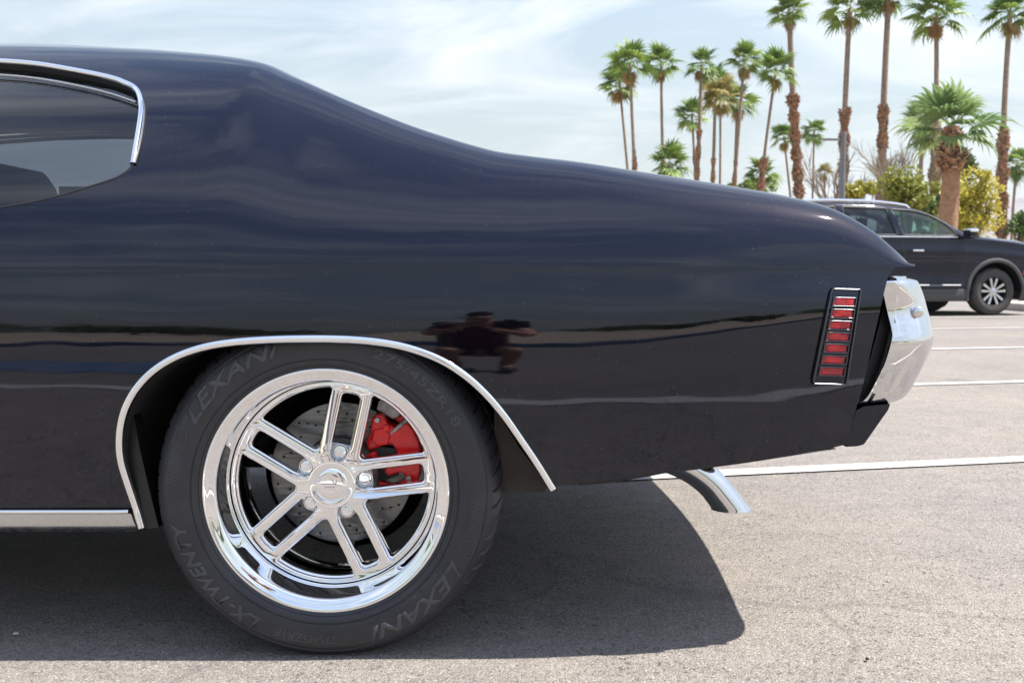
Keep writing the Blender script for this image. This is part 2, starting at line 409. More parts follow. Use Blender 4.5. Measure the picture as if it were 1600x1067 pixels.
def flat_shape(loops, depth, bevel, bres=2, off=None):
    """2D outline with holes in (a,b) plane -> mesh in XY, extruded in z, bevelled; front at +z"""
    cu = bpy.data.curves.new('shape', 'CURVE'); cu.dimensions = '2D'; cu.fill_mode = 'BOTH'
    cu.extrude = max(0, depth/2-bevel); cu.bevel_depth = bevel; cu.bevel_resolution = bres; cu.offset = -bevel if off is None else off
    for lp in loops:
        s = cu.splines.new('POLY'); s.points.add(len(lp)-1); s.use_cyclic_u = True
        for i, (a, b) in enumerate(lp): s.points[i].co = (a, b, 0, 1)
    o = bpy.data.objects.new('shape', cu); COL.objects.link(o)
    me = bpy.data.meshes.new_from_object(o.evaluated_get(bpy.context.evaluated_depsgraph_get()))
    bpy.data.objects.remove(o); bpy.data.curves.remove(cu)
    bm = bmesh.new(); bm.from_mesh(me); bmesh.ops.remove_doubles(bm, verts=bm.verts, dist=1e-6)
    bmesh.ops.recalc_face_normals(bm, faces=bm.faces); bm.to_mesh(me); bm.free()
    me.polygons.foreach_set('use_smooth', [True]*len(me.polygons)); me.set_sharp_from_angle(angle=R(28))
    return me
def xf(me, fn):
    n = len(me.vertices); a = np.empty(n*3); me.vertices.foreach_get('co', a); a = fn(a.reshape(-1, 3)); me.vertices.foreach_set('co', a.ravel()); me.update()
def roundpoly(pts, r, n=6):
    out = []; m = len(pts)
    for i in range(m):
        p = np.array(pts[i], float); a = np.array(pts[i-1], float)-p; b = np.array(pts[(i+1) % m], float)-p
        la, lb = np.linalg.norm(a), np.linalg.norm(b); a /= la; b /= lb
        rr = r[i] if isinstance(r, (list, tuple)) else r
        ang = math.acos(np.clip(a@b, -1, 1)); d = min(rr/math.tan(ang/2), la*.48, lb*.48); rr = d*math.tan(ang/2)
        c = p+(a+b)/np.linalg.norm(a+b)*(rr/math.sin(ang/2))
        s = p+a*d-c; e = p+b*d-c
        a0 = math.atan2(s[1], s[0]); a1 = math.atan2(e[1], e[0]); da = (a1-a0+math.pi) % (2*math.pi)-math.pi
        for k in range(n+1):
            t = a0+da*k/n; out.append((c[0]+rr*math.cos(t), c[1]+rr*math.sin(t)))
    return out
def text_mesh(s, size, extr=.0, offset=0.0, spacing=1.0, shear=0):
    cu = bpy.data.curves.new('txt', 'FONT'); cu.body = s; cu.size = size; cu.extrude = extr; cu.offset = offset; cu.space_character = spacing; cu.shear = shear
    cu.resolution_u = 3
    o = bpy.data.objects.new('txt', cu); COL.objects.link(o)
    me = bpy.data.meshes.new_from_object(o.evaluated_get(bpy.context.evaluated_depsgraph_get()))
    bpy.data.objects.remove(o); bpy.data.curves.remove(cu); return me
# ------------------------------------------------------------------ the ground
def plane(name, x0, y0, x1, y1, z, mat, parent=None):
    return link(name, pymesh(name, [(x0, y0, z), (x1, y0, z), (x1, y1, z), (x0, y1, z)], [(0, 1, 2, 3)], False), mat, parent)
struct(plane('ground', -6000, -3000, 6000, 9000, -.03, 'tan_ground'))
struct(plane('parking_lot', -60, -7.2, 60, 29, -.004, 'asphalt'))
LDIR = np.array([math.cos(R(11.8)), math.sin(R(11.8))]); LN = np.array([-LDIR[1], LDIR[0]])
def strip(name, p0, a, b, wd, z, mat):
    p0 = np.array(p0[:2]); q = [p0+LDIR*a-LN*wd/2, p0+LDIR*b-LN*wd/2, p0+LDIR*b+LN*wd/2, p0+LDIR*a+LN*wd/2]
    return link(name, pymesh(name, [(*v, z) for v in q], [(0, 1, 2, 3)], False), mat)
for i, (px, py, a, b) in enumerate([(1360, 728, -2.2, 9), (1525, 598, -5, 7), (1525, 544, -6, 5.5), (1525, 513, -7, 4.5), (1525, 495.5, -8, 4)]):
    struct(strip('parking_line', ground(px, py), a, b, .10, .002, 'line_paint'))
struct(strip('parking_line', (0, .50), -4.5, 4, .10, .002, 'line_paint'))
struct(strip('blue_zone', (-2.2, -.95), -1.8, .9, .8, .002, 'blue_paint'))
# kerb and pavement behind the camera and beyond the lot
def kerb(name, x0, x1, y0, y1, h, mat):
    bm = bmesh.new(); box(bm, ((x0+x1)/2, (y0+y1)/2, h/2-.1), (x1-x0, y1-y0, h+.2), bevel=.015); return struct(bobj(name, bm, mat))
kerb('kerb', -60, 60, -7.4, -7.25, .14, 'blue_paint'); struct(plane('pavement', -60, -14, 60, -7.41, .10, 'tan_ground'))
kerb('kerb', -60, 60, 28.5, 28.66, .14, 'concrete'); struct(plane('pavement', -60, 28.67, 60, 31, .12, 'concrete'))
# planted island in front of the parked SUV
ci = ground(1600, 470)

# ------------------------------------------------------------------ the classic car
YS = 1.82; YC = YS+.95; ZK = .765; XT = None
low_z = np.linspace(.15, .80, 400)
th = pchip([.15, .25, .34, .41, .47, .514, .56, .59, .61, .63, .65, .675, .70, .725, .745, .765],
           [-14, -12.5, -11, -9.6, -8.2, -6.6, -4.3, -2.2, -.3, .9, 2.6, 5.0, 7.6, 9.2, 8.6, 4.5])(low_z)
LOW = np.concatenate([[0], np.cumsum(np.tan(np.radians((th[1:]+th[:-1])/2))*np.diff(low_z))])
LOW -= np.interp(.62, low_z, LOW)
THK = 9.0
# silhouette of roof, sail panel and deck, read off the photograph, with its distance in from the side
sil = [(-2600, 405, .30), (-2100, 392, .28), (-1500, 330, .24), (-1330, 300, .26), (-900, 120, .5), (-700, 82, .55), (-300, 70, .55), (0, 70, .54), (200, 76, .50), (300, 83, .46), (360, 89.5, .43), (408, 98.5, .395), (460, 121, .36),
       (550, 160, .31), (650, 199, .27), (700, 215, .245), (740, 227, .23), (780, 237, .22), (830, 244, .21), (900, 252.5, .20), (1000, 268, .18), (1100, 284, .17),
       (1150, 292, .16), (1220, 305, .15), (1290, 323, .135), (1330, 341, .122), (1365, 363, .115), (1393, 387, .11), (1409, 402, .11), (1418, 414, .11)]
P3 = np.array([at(px, py, YS+i) for px, py, i in sil]); P3[:, 1] -= YS
fZt = pchip(P3[:, 0], P3[:, 2]); fYt = pchip(P3[:, 0], P3[:, 1])
XT = P3[-1, 0]
bot = [(-1400, 800), (200, 797), (862, 757), (900, 752.5), (1000, 741), (1100, 729), (1200, 717), (1300, 703), (1325, 698), (1420, 690)]
pb = np.array([at(px, py, YS+.02+(.03 if px > 700 else 0)) for px, py in bot]); fzb = pchip(pb[:, 0], pb[:, 2])
fzb0 = fzb; fzb = lambda x: fzb0(x)
def taper(x): return .085*smooth((x-.30)/.75)**1.2*1.0+.0*x + .35*smooth((-3.3-x)/.9)**2
def shift(x): return .135*smooth((x-.0)/1.05)**1.35
def lowy(x, z):
    zz = z-shift(x)*smooth((ZK-z)/.14)
    return np.interp(zz, low_z, LOW)
fhb = pchip([-1.6, -.6, -.4, -.1, .3, .7, .9], [.22, .16, .09, .09, .10, .07, .03])     # handle at the silhouette
def bez(p0, p1, p2, p3, t):
    t = t[:, None]; return (1-t)**3*p0+3*(1-t)**2*t*p1+3*(1-t)*t*t*p2+t**3*p3
_gx = np.linspace(P3[0, 0], XT, 1600)
def _gs(f, sg):
    v = f(_gx); n_ = int(3*sg/(_gx[1]-_gx[0])); k_ = np.exp(-.5*(np.arange(-n_, n_+1)*(_gx[1]-_gx[0])/sg)**2); k_ /= k_.sum()
    lo = v[0]+(v[1]-v[0])*np.arange(-n_, 0); hi = v[-1]+(v[-1]-v[-2])*np.arange(1, n_+1)
    s_ = np.convolve(np.concatenate([lo, v, hi]), k_, 'valid'); return lambda x: np.interp(x, _gx, s_)
fZs = _gs(fZt, .055); fYs = _gs(fYt, .055)
def S(x, t):
    x = np.asarray(x, float); t = np.asarray(t, float)
    xx = x; zb = fzb(xx); tp = taper(xx)
    zl = zb+(ZK-zb)*np.clip(t, 0, 1); yl = YS+tp+lowy(xx, zl)
    yk = YS+tp+lowy(xx, np.full_like(xx, ZK))
    Zt = np.maximum(fZs(xx), ZK+.003); Yt = YS+fYs(xx)
    Yt = np.maximum(Yt, yk+.02)
    elev = np.arctan2(Zt-CAMH, Yt)
    d0 = np.stack([np.sin(R(THK))*np.ones_like(xx), np.cos(R(THK))*np.ones_like(xx)], 1)
    d3 = np.stack([np.cos(elev), np.sin(elev)], 1)
    A = np.stack([yk, np.full_like(xx, ZK)], 1); B = np.stack([Yt, Zt], 1)
    chord = np.linalg.norm(B-A, axis=1)
    h0 = chord*.33; h3 = np.minimum(fhb(xx), chord*.45)
    p = bez(A, A+d0*h0[:, None], B-d3*h3[:, None], B, np.clip(t-1, 0, 1))
    # cap: from silhouette to the centreline
    Cc = np.stack([np.full_like(xx, YC), Zt+.018+.2*np.maximum(0, elev-.1)*.3], 1)
    d3c = d3*.1
    cpt = bez(B, B+d3*.07, Cc-np.array([.4, 0.0]), Cc, np.clip(t-2, 0, 1))
    yz = np.where((t <= 1)[:, None], np.stack([yl, zl], 1), np.where((t <= 2)[:, None], p, cpt))
    res = smooth((t-1.45)/.5); yz[:, 1] += res*(np.maximum(fZt(xx), ZK+.003)-Zt)
    # extrapolate slightly past t range linearly below 0
    yz[:, 1] = np.where(t < 0, zb+(ZK-zb)*t, yz[:, 1])
    return np.stack([xx, yz[:, 0], yz[:, 1]], 1)
def inv(px, py, t0=.7):
    """pixel -> (x,t) on the near side"""
    best = None; t0s = [t0] if t0 is not None else [.5]
    tt = np.linspace(-.3, 2.0, 1600); Y = np.full_like(tt, 1.85)
    for _ in range(8):
        X = (px-800)/F*Y
        P = S(X, tt); q = P-cam0; Y = q@fwd
    _, r = proj(P)
    # rows fall as t grows
    k = np.argmin(np.abs(r-py)); k0 = max(0, k-1); k1 = min(len(tt)-1, k+1)
    rr = r[k0:k1+1][::-1]; ts_ = tt[k0:k1+1][::-1]
    t = float(np.interp(py, rr, ts_)); X = float(np.interp(t, tt, X)); return X, t
def invs(pts): return np.array([inv(*p) for p in pts])
def onbody(pts, off=0):
    q = invs(pts); P = S(q[:, 0], q[:, 1]); n = normals_of(S, q[:, 0], q[:, 1]); n *= np.where(n[:, 1:2] > 0, -1, 1)
    return P+n*off, n

arch_px = spline([(222, 824), (212, 790), (199, 752), (190, 722), (187, 695), (189, 665), (197, 636), (214, 606), (240, 579), (276, 557), (320, 542), (370, 534), (430, 530), (500, 529),
                  (560, 531), (610, 537), (650, 547), (690, 563), (725, 585), (757, 613), (787, 648), (815, 688), (840, 725), (864, 764)], 5)
arch_hole = [(x+ (4 if x < 500 else -4), y+5) for x, y in arch_px]
aq = invs([p for p in arch_hole if p[1] < 790])
aq = aq[aq[:, 1] > .005]
aq = np.vstack([[aq[0, 0]+.004, 0], aq, [aq[-1, 0]+.004, 0]])
WX = at(509, 768, 1.854)[0]; WZ = at(509, 768, 1.854)[2]; WHEELBASE = 2.845
ang = np.linspace(math.pi, 0, 40); FXc = WX-WHEELBASE
fzt = lambda z, x: (z-fzb(x))/(ZK-fzb(x))
fr = [(FXc+.40*math.cos(a), float(fzt(.30+.375*math.sin(a), FXc))) for a in ang]
fr[0] = (fr[0][0], 0); fr[-1] = (fr[-1][0], 0)
rear_px = spline([(1323, 699), (1332, 660), (1340, 630), (1348, 603), (1363, 537), (1374, 490), (1381, 459), (1387, 435), (1392, 424)], 5)
rq = invs(rear_px); rq[0, 1] = 0; rq = rq[rq[:, 1] < 1.0]
outer = [(-4.05, 0)] + fr + [tuple(a) for a in aq] + [tuple(a) for a in rq] + [(float(rq[-1, 0])+.01, 1.0), (XT, 1.02), (XT, 3.0), (-4.05, 3.0)]
win_px = spline([(-60, 97), (0, 99), (60, 104), (120, 114), (165, 123), (192, 131), (208, 139), (216, 152), (219, 175), (215, 205), (209, 240), (206, 258)], 5)
win_low = [(196, 268), (180, 277), (150, 287), (100, 302), (50, 314), (0, 322), (-60, 330), (-250, 338), (-600, 342), (-1000, 340)]
win_top_front = [(-880, 250), (-800, 180), (-700, 130), (-560, 108), (-300, 98), (-150, 96)]
wq = invs(list(win_px)+list(win_low)+list(win_top_front))
xs = np.unique(np.concatenate([np.arange(-4.1, -1.3, .05), np.arange(-1.3, XT+.01, .009)]))
tsv = np.unique(np.concatenate([np.linspace(0, 1, 75), np.linspace(1, 2, 70), np.linspace(2, 3, 26)]))
Pn, Fn, Nn, UVn = patch(S, outer, [wq], xs, tsv, .42, .008, flip=1)
if (Nn[:, 1].mean() > 0): Nn = -Nn
fnrm = np.cross(Pn[Fn[:, 1]]-Pn[Fn[:, 0]], Pn[Fn[:, 2]]-Pn[Fn[:, 0]]); bad = (fnrm*Nn[Fn[:, 0]]).sum(1) < 0; Fn[bad] = Fn[bad][:, ::-1]
def mirror(P): Q = np.array(P, float); Q[..., 1] = 2*YC-Q[..., 1]; return Q
car = thing('classic_car', 'glossy black classic coupe with chrome five-spoke wheel, its rear quarter filling the frame', 'car', (0, 0, 0))
Vall = np.vstack([Pn, mirror(Pn)]); Nm = Nn.copy(); Nm[:, 1] *= -1
body = link('body_shell', pymesh('body_shell', Vall, np.vstack([Fn, Fn[:, ::-1]+len(Pn)]), normals=np.vstack([Nn, Nm])), 'black_paint', car)
def both(name, V, F_, mat, parent=car, angle=None, normals=None):
    V = np.asarray(V, float); F_ = [tuple(f) for f in F_]
    nn = None
    if normals is not None: m2 = np.array(normals); m2[:, 1] *= -1; nn = np.vstack([normals, m2])
    if name == 'rear_bumper': return link(name, pymesh(name, np.vstack([V, mirror(V)]), F_+[tuple(i+len(V) for i in f[::-1]) for f in F_], angle=angle, normals=nn), mat, parent)
    link(name, pymesh(name, mirror(V), [f[::-1] for f in F_], angle=angle), mat, parent)
    return link(name, pymesh(name, V, F_, angle=angle), mat, parent)
# bottom and rear flange, turned in
def flange(q, depth, name, dz=0, dx=0):
    P = S(q[:, 0], q[:, 1]); P2 = P+np.array([dx, depth, dz]); n = len(P)
    V = np.vstack([P, P2]); return V, [(i, i+1, n+i+1, n+i) for i in range(n-1)]
fl_rear = np.array([(aq[-1, 0]+ (rq[0, 0]-aq[-1, 0])*k/40, 0.0) for k in range(41)])
V1, F1 = flange(fl_rear, .05, 'b', .012)
V2, F2 = flange(rq, .03, 'r', 0, -.012)
both('quarter_flange', np.vstack([V1, V2]), F1+[tuple(i+len(V1) for i in f) for f in F2], 'satin_black')
# tail panel between the quarters
rr = S(rq[:, 0], rq[:, 1]); n = len(rr); A = rr+np.array([-.035, .012, 0]); B = mirror(A)
link('tail_panel', pymesh('tail_panel', np.vstack([A, B]), [(i, i+1, n+i+1, n+i) for i in range(n-1)], False), 'satin_black', car)
# deck lip underside at the tail
q = S(np.full(20, XT), np.linspace(1.02, 3, 20)); q2 = q+np.array([-.16, 0, -.012]); q2[:, 2] = ZK-.004
both('deck_lip', np.vstack([q, q2]), [(i, i+1, 20+i+1, 20+i) for i in range(19)], 'black_paint')
# rounded edge bead on the lip of the deck
# glass
def Sg(x, t): P = S(x, t); return P
def offset_surface(off):
    def f(x, t):
        P = S(x, t); nn_ = normals_of(S, x, t); nn_ *= np.where(nn_[:, 1:2] > 0, -1, 1); return P+nn_*off
    return f
Sg = offset_surface(-.014)
Pg, Fg, Ng, _ = patch(Sg, wq, [], xs[::2], tsv[::2], .42, .014)
Ng *= np.where(Ng[:, 1:2] > 0, -1, 1)
fnrm = np.cross(Pg[Fg[:, 1]]-Pg[Fg[:, 0]], Pg[Fg[:, 2]]-Pg[Fg[:, 0]]); bad = (fnrm*Ng[Fg[:, 0]]).sum(1) < 0; Fg[bad] = Fg[bad][:, ::-1]
g1 = link('side_window', pymesh('side_window', Pg, Fg, normals=Ng), 'tinted_glass', car)
Ngm = Ng.copy(); Ngm[:, 1] *= -1
link('side_window', pymesh('side_window', mirror(Pg), Fg[:, ::-1], normals=Ngm), 'tinted_glass', car)
# window reveal (black, into the car)
P0 = S(wq[:, 0], wq[:, 1]); wn = normals_of(S, wq[:, 0], wq[:, 1]); wn *= np.where(wn[:, 1:2] > 0, -1, 1); P1 = P0-wn*.02; n = len(P0)
both('window_seal', np.vstack([P0, P1]), [(i, (i+1) % n, n+(i+1) % n, n+i) for i in range(n)], 'satin_black')
# chrome window trim
half = [(-.0055, 0), (-.0055, .002), (-.0035, .0045), (0, .0058), (.0035, .0045), (.0055, .002), (.0055, 0)]
def prof(wd, h, n=7): return [(-wd/2, -.003)]+[(-wd/2*math.cos(math.pi*k/(n-1)), h*math.sin(math.pi*k/(n-1))**.8) for k in range(n)]+[(wd/2, -.003)]
tp = list(reversed(win_top_front))
tline = spline([(-880, 250), (-800, 180), (-700, 130), (-560, 106), (-300, 96), (-150, 95)], 4)[:-1]
def trim(name, pts, wd, h, mat, off=0, parent=car, mir=False):
    P, nn_ = onbody(pts, off); o = sweep(name, P, nn_, prof(wd, h), mat, parent)
    if mir:
        me = o.data.copy(); xf(me, mirror); me.flip_normals(); link(name, me, mat, parent)
    return o
wt = [(x, y-2.5) if x < 190 else (x+2.2, y-1) for x, y in list(tline)+list(win_px)]
trim('window_trim', wt, .0118, .006, 'chrome', .001, mir=True)
inner = spline([(-300, 110), (-100, 108), (0, 113), (60, 119), (120, 130), (170, 142), (211, 156)], 5)
trim('glass_channel', inner, .004, .003, 'satin_trim', -.007)
trim('drip_edge', spline([(224, 160), (226, 175), (223, 205), (217, 235), (211, 257)], 5), .0065, .006, 'satin_black', .0)
trim('pillar_trim', spline([(225, 161), (226.5, 176), (223.5, 206), (217, 238)], 5), .0016, .004, 'chrome', .004)
belt = spline([(206, 262), (196, 270), (180, 279), (150, 289), (100, 304), (50, 316), (0, 324), (-60, 332), (-250, 340)], 4)
trim('belt_seal', belt, .005, .0025, 'satin_black', -.001)
# wheel arch trim
trim('wheel_arch_trim', arch_px, .0155, .0075, 'chrome', .0005, mir=True)
# front arch simple trim
fa = np.array(fr[1:-1]); PF = S(fa[:, 0], fa[:, 1]); sweep('wheel_arch_trim', PF, (0, -1, 0), prof(.013, .008), 'chrome', car)
# wheel wells
def well(P, name):
    n = len(P); V = [P]; 
    for d in (.025, .32): V.append(P+np.array([0, d, 0.0]))
    V = np.vstack(V); F_ = [(k*n+i, k*n+i+1, (k+1)*n+i+1, (k+1)*n+i) for k in range(2) for i in range(n-1)]
    c = len(V); V = np.vstack([V, [P.mean(0)+np.array([0, .32, 0])]]); F_ += [(2*n+i, 2*n+i+1, c) for i in range(n-1)]
    both(name, V, F_, 'well_black')
PA, nA = onbody([p for p in arch_hole], -.001)
well(PA*np.array([1, 1, 1]), 'wheel_well'); well(PF, 'wheel_well')
# inner fender edge seen behind the arch on the left and the sagging liner to the right of the tyre
bm = bmesh.new()
for (pa, pb, ya) in [((200, 640), (226, 824), 1.85)]:
    a = at(*pa, ya); b = at(*pb, ya)
lp = [(203, 618), (208, 645), (218, 700), (232, 760), (248, 824), (222, 826), (212, 790), (199, 752), (191, 722), (189, 690), (194, 650)]
V = [at(x, y, 1.868) for x, y in lp]; V2 = [at(x, y, 1.868)+np.array([0, .04, 0]) for x, y in lp]; n = len(lp)
link('fender_lip', pymesh('fender_lip', V+V2, [tuple(range(n))]+[(i, n+i, n+(i+1) % n, (i+1) % n) for i in range(n)], False), 'satin_black', car)
lp = [(760, 600), (775, 640), (812, 700), (858, 760), (850, 768), (800, 770), (772, 768), (772, 640)]
V = [at(x, y, 1.93)+np.array([0, 0, 0]) for x, y in lp]; V2 = [p+np.array([.0, .25, 0]) for p in V]; n = len(lp)
link('splash_guard', pymesh('splash_guard', V+V2, [tuple(range(n))]+[(i, n+i, n+(i+1) % n, (i+1) % n) for i in range(n)], False), 'underbody', car)
# rocker moulding: bright bead above, brushed face below
rk = [(x, 798) for x in range(-1300, 196, 40)]+[(203, 797.5)]
Pk, nk = onbody(rk, 0); Pk[:, 1] -= .004
sweep('rocker_trim', Pk, nk, prof(.009, .006), 'chrome', car)
n = len(Pk); top = Pk+np.array([0, .003, -.006]); mid = Pk+np.array([0, .006, -.028]); lowr = Pk+np.array([0, .020, -.046])
top[-1, 0] += .002; mid[-1, 0] += .008; lowr[-1, 0] += .013
inn = lowr+np.array([0, .04, .01])
V = np.vstack([top, mid, lowr, inn]); link('rocker_panel', pymesh('rocker_panel', V, [(k*n+i, (k+1)*n+i, (k+1)*n+i+1, k*n+i+1) for k in range(3) for i in range(n-1)]), 'satin_trim', car)
# floor, frame and tank below
bm = bmesh.new()
bm.free()
for c_, s_ in (((-1.75, YC, .30), (2.0, 1.66, .08)), ((.36, YC, .44), (.66, 1.60, .05)), ((-.95, YC, .34), (1.1, 1.2, .06)), ((-3.5, YC, .36), (1.0, 1.1, .1))):
    bm = bmesh.new(); box(bm, c_, s_); bobj('floor_pan', bm, 'underbody', car)
bm = bmesh.new()
fp = [at(905, 752, 2.02), at(905, 758.5, 2.02), at(960, 753, 2.02), at(1010, 745, 2.02), at(1060, 735, 2.02), at(1060, 720, 2.02), at(905, 735, 2.02)]
V = np.array(fp); V2 = V+np.array([0, .06, 0]); n = len(fp)
link('frame_rail', pymesh('frame_rail', np.vstack([V, V2]), [tuple(range(n))[::-1], tuple(range(n, 2*n))]+[(i, (i+1) % n, n+(i+1) % n, n+i) for i in range(n)], False), 'satin_black', car)
bm = bmesh.new(); 
mt = Matrix.Translation((WX, YC, WZ)) @ Matrix.Rotation(R(90), 4, 'X')
bmesh.ops.create_cone(bm, cap_ends=True, segments=20, radius1=.045, radius2=.045, depth=1.5, matrix=mt)
bmesh.ops.create_uvsphere(bm, u_segments=16, v_segments=10, radius=.14, matrix=Matrix.Translation((WX, YC, WZ)))
bobj('rear_axle', bm, 'underbody', car)
bm = bmesh.new(); box(bm, (.27, YC, .36), (.5, .7, .16), bevel=.03); bobj('fuel_tank', bm, 'underbody', car)
# under-edge strip (bottom seam of the quarter, bright on its rear half)
us, un = onbody([(1040, 738), (1100, 731), (1200, 719), (1290, 706), (1312, 703)]); us[:, 1] += .05; us[:, 2] -= .003
sweep('quarter_seam', us, (0, 0, -1), [(-.02, 0), (.02, 0), (.02, .002), (-.02, .002)], 'satin_trim', car)
# cabin
bm = bmesh.new()
box(bm, (-1.62, YC, .86), (.18, 1.30, .50), rot=Matrix.Rotation(R(-14), 3, 'Y'), bevel=.085)
bobj('rear_seat', bm, 'interior', car)
for s in (-.36, .36):
    bm = bmesh.new(); box(bm, (-2.25, YC+s, .90), (.14, .52, .62), rot=Matrix.Rotation(R(-16), 3, 'Y'), bevel=.06); box(bm, (-2.55, YC+s, .62), (.52, .5, .16), bevel=.05)
    bobj('front_seat', bm, 'interior', car)
bm = bmesh.new(); box(bm, (-.62, YC, .93), (.72, 1.35, .02)); bobj('parcel_shelf', bm, 'interior', car)
# rear window glass is part of the shell surface line; a slim pane set into the sloping top
qx = np.linspace(-.50, -.10, 14); qt = np.linspace(2.55, 3.0, 8); G = []
for a in qx:
    for b in qt: G.append(S(np.array([a]), np.array([b]))[0]+np.array([0, 0, .002]))
both('rear_window', G, [(i*8+j, i*8+j+1, (i+1)*8+j+1, (i+1)*8+j) for i in range(13) for j in range(7)], 'black_barrel')

# ---------------- side marker lamp
mk = [(1298, 452), (1343, 453), (1320, 600), (1268, 598)]
mb, mn = onbody([(x, y) for x, y in mk]); mnn = mn.mean(0); mnn /= np.linalg.norm(mnn)
def mkp(u, v, off=0):  # bilinear over body, u right, v down
    px = (1-v)*((1-u)*mk[0][0]+u*mk[1][0])+v*((1-u)*mk[3][0]+u*mk[2][0]); py = (1-v)*((1-u)*mk[0][1]+u*mk[1][1])+v*((1-u)*mk[3][1]+u*mk[2][1])
    P, n_ = onbody([(px, py)], off); return P[0]
def uvloop(pts, off): return [mkp(u, v, off) for u, v in pts]
ul = [(0.0, .03), (.03, 0), (.97, 0), (1, .03), (1, .97), (.97, 1), (.03, 1), (0, .97)]
edge = resample(np.array(ul), .08, True); PE = np.array(uvloop(edge, .003)); NE = np.tile(mnn, (len(PE), 1))
sweep('marker_bezel', PE, NE, prof(.0042, .0055), 'smoked_chrome', car, closed=True)
g = [(u, v) for v in np.linspace(0.01, .99, 40) for u in np.linspace(.02, .98, 8)]
PB = [mkp(u, v, .0035) for u, v in g]
link('marker_plate', pymesh('marker_plate', PB, [(i*8+j, i*8+j+1, (i+1)*8+j+1, (i+1)*8+j) for i in range(39) for j in range(7)]), 'black_paint', car)
for k in range(7):
    v0 = (465.5+k*17.9-452)/147; v1 = v0+12.8/147
    u0, u1 = .13, .90
    c = [(u0, v0), (u1, v0), (u1, v1), (u0, v1)]
    pl = np.array([mkp(a, b, .005) for a, b in c])
    e = resample(pl, .006, True); sweep('marker_frame', e, mnn, prof(.0028, .0016), 'smoked_chrome', car, closed=True)
    q4 = np.array([mkp(u0+.01, v0, .0042), mkp(u1-.06, v0+.005, .0042), mkp(u1-.06, v1-.003, .0042), mkp(u0+.01, v1-.003, .0042)])
    mid_ = (q4+np.roll(q4, -1, 0))/2
    cen = q4.mean(0)+mnn*.0025
    V = np.vstack([q4, q4*.72+cen*.28+mnn*.0018]); lens = pymesh('marker_lens', V, [(4, 5, 6, 7), (0, 1, 5, 4), (1, 2, 6, 5), (2, 3, 7, 6), (3, 0, 4, 7)], False); fixn(lens)
    link('marker_lens', lens, 'red_lens', car)

# ---------------- rear bumper: wrap-around blade, profile by height
rearp = spline([(1430, 431), (1438, 437), (1441, 447), (1449, 466), (1455, 487), (1459, 507), (1460, 524), (1455, 545), (1443, 575), (1429, 605), (1415, 628)], 5)
frontp = spline([(1407, 432), (1405, 459), (1394, 500), (1386, 537), (1376, 572), (1364, 603), (1353, 629)], 6)
YB = 1.885
ra = np.array([at(x, y, 1.985) for x, y in rearp]); fa_ = np.array([at(x, y, YB) for x, y in frontp])
zz = np.linspace(min(ra[-1, 2], fa_[-1, 2]), min(ra[0, 2], fa_[0, 2]), 60)
xr = np.interp(zz, ra[::-1, 2], ra[::-1, 0]); xf_ = np.interp(zz, fa_[::-1, 2], fa_[::-1, 0])
zrel = (zz-zz[0])/(zz[-1]-zz[0])
#BUL
# outward bulge of the wing: lower face leans under, a shoulder line at 45 % height, a shallow scoop above it, then the top roll
bul = pchip([0, .05, .2, .42, .50, .60, .75, .9, .96, 1.0], [.035, .018, .010, .001, .0, .006, .014, .008, .006, .030])(zrel)
xin = pchip([0, .03, .1, .5, .9, .965, 1.0], [.014, .004, .0, 0, .0, .004, .02])(zrel)
xf_ = xf_*(YB+bul+.018)/YB
rows_ = []; NPW = 36
for z, a, b, bu, xi in zip(zz, xr, xf_, bul, xin):
    r = .125; rowp = []
    y0 = YB+bu; a = a-xi
    for k in range(9):                      # inner returned lip then wing
        s = k/8; rowp.append((b+(a-r-b)*s, y0+.018*(1-smooth(s*5))*1.0+.012*s*0, z))
    for k in range(1, 16):
        p = k/15*math.pi/2; e = .82
        rowp.append((a-r+r*math.sin(p)**e, y0+r*1.25*(1-math.cos(p)**e), z))
    for k in range(1, 13): rowp.append((a+.035*math.sin(k/12*math.pi/2), y0+r*1.25+(YC-y0-r*1.25)*k/12, z))
    rows_.append(rowp)
m_ = len(rows_[0]); V = [p for r_ in rows_ for p in r_]; Fb = [(i*m_+j, i*m_+j+1, (i+1)*m_+j+1, (i+1)*m_+j) for i in range(len(rows_)-1) for j in range(m_-1)]
# return lips (top, bottom, front) give it thickness
def lip(idx, dv):
    s = len(V); V.extend([tuple(np.array(V[i])+dv) for i in idx]); Fb.extend([(idx[i], idx[i+1], s+i+1, s+i) for i in range(len(idx)-1)])
lip([(len(rows_)-1)*m_+j for j in range(m_)], np.array([.012, .03, -.004])); lip(list(range(m_)), np.array([-.02, .04, .004])); lip([i*m_ for i in range(len(rows_))], np.array([.024, .03, 0]))
bump_o = both('rear_bumper', V, Fb, 'chrome_bumper', angle=None)
bm = bmesh.new(); bm.from_mesh(bump_o.data); bmesh.ops.remove_doubles(bm, verts=bm.verts, dist=1e-5); bmesh.ops.recalc_face_normals(bm, faces=bm.faces); bm.to_mesh(bump_o.data); bm.free()
bp = at(1434.5, 487.5, YB+.02); 
bm = bmesh.new(); bmesh.ops.create_uvsphere(bm, u_segments=20, v_segments=10, radius=.0115, matrix=Matrix.Translation(bp) @ Matrix.Diagonal((1, .55, 1, 1)))
bobj('bolt', bm, 'chrome_bumper', bump_o)
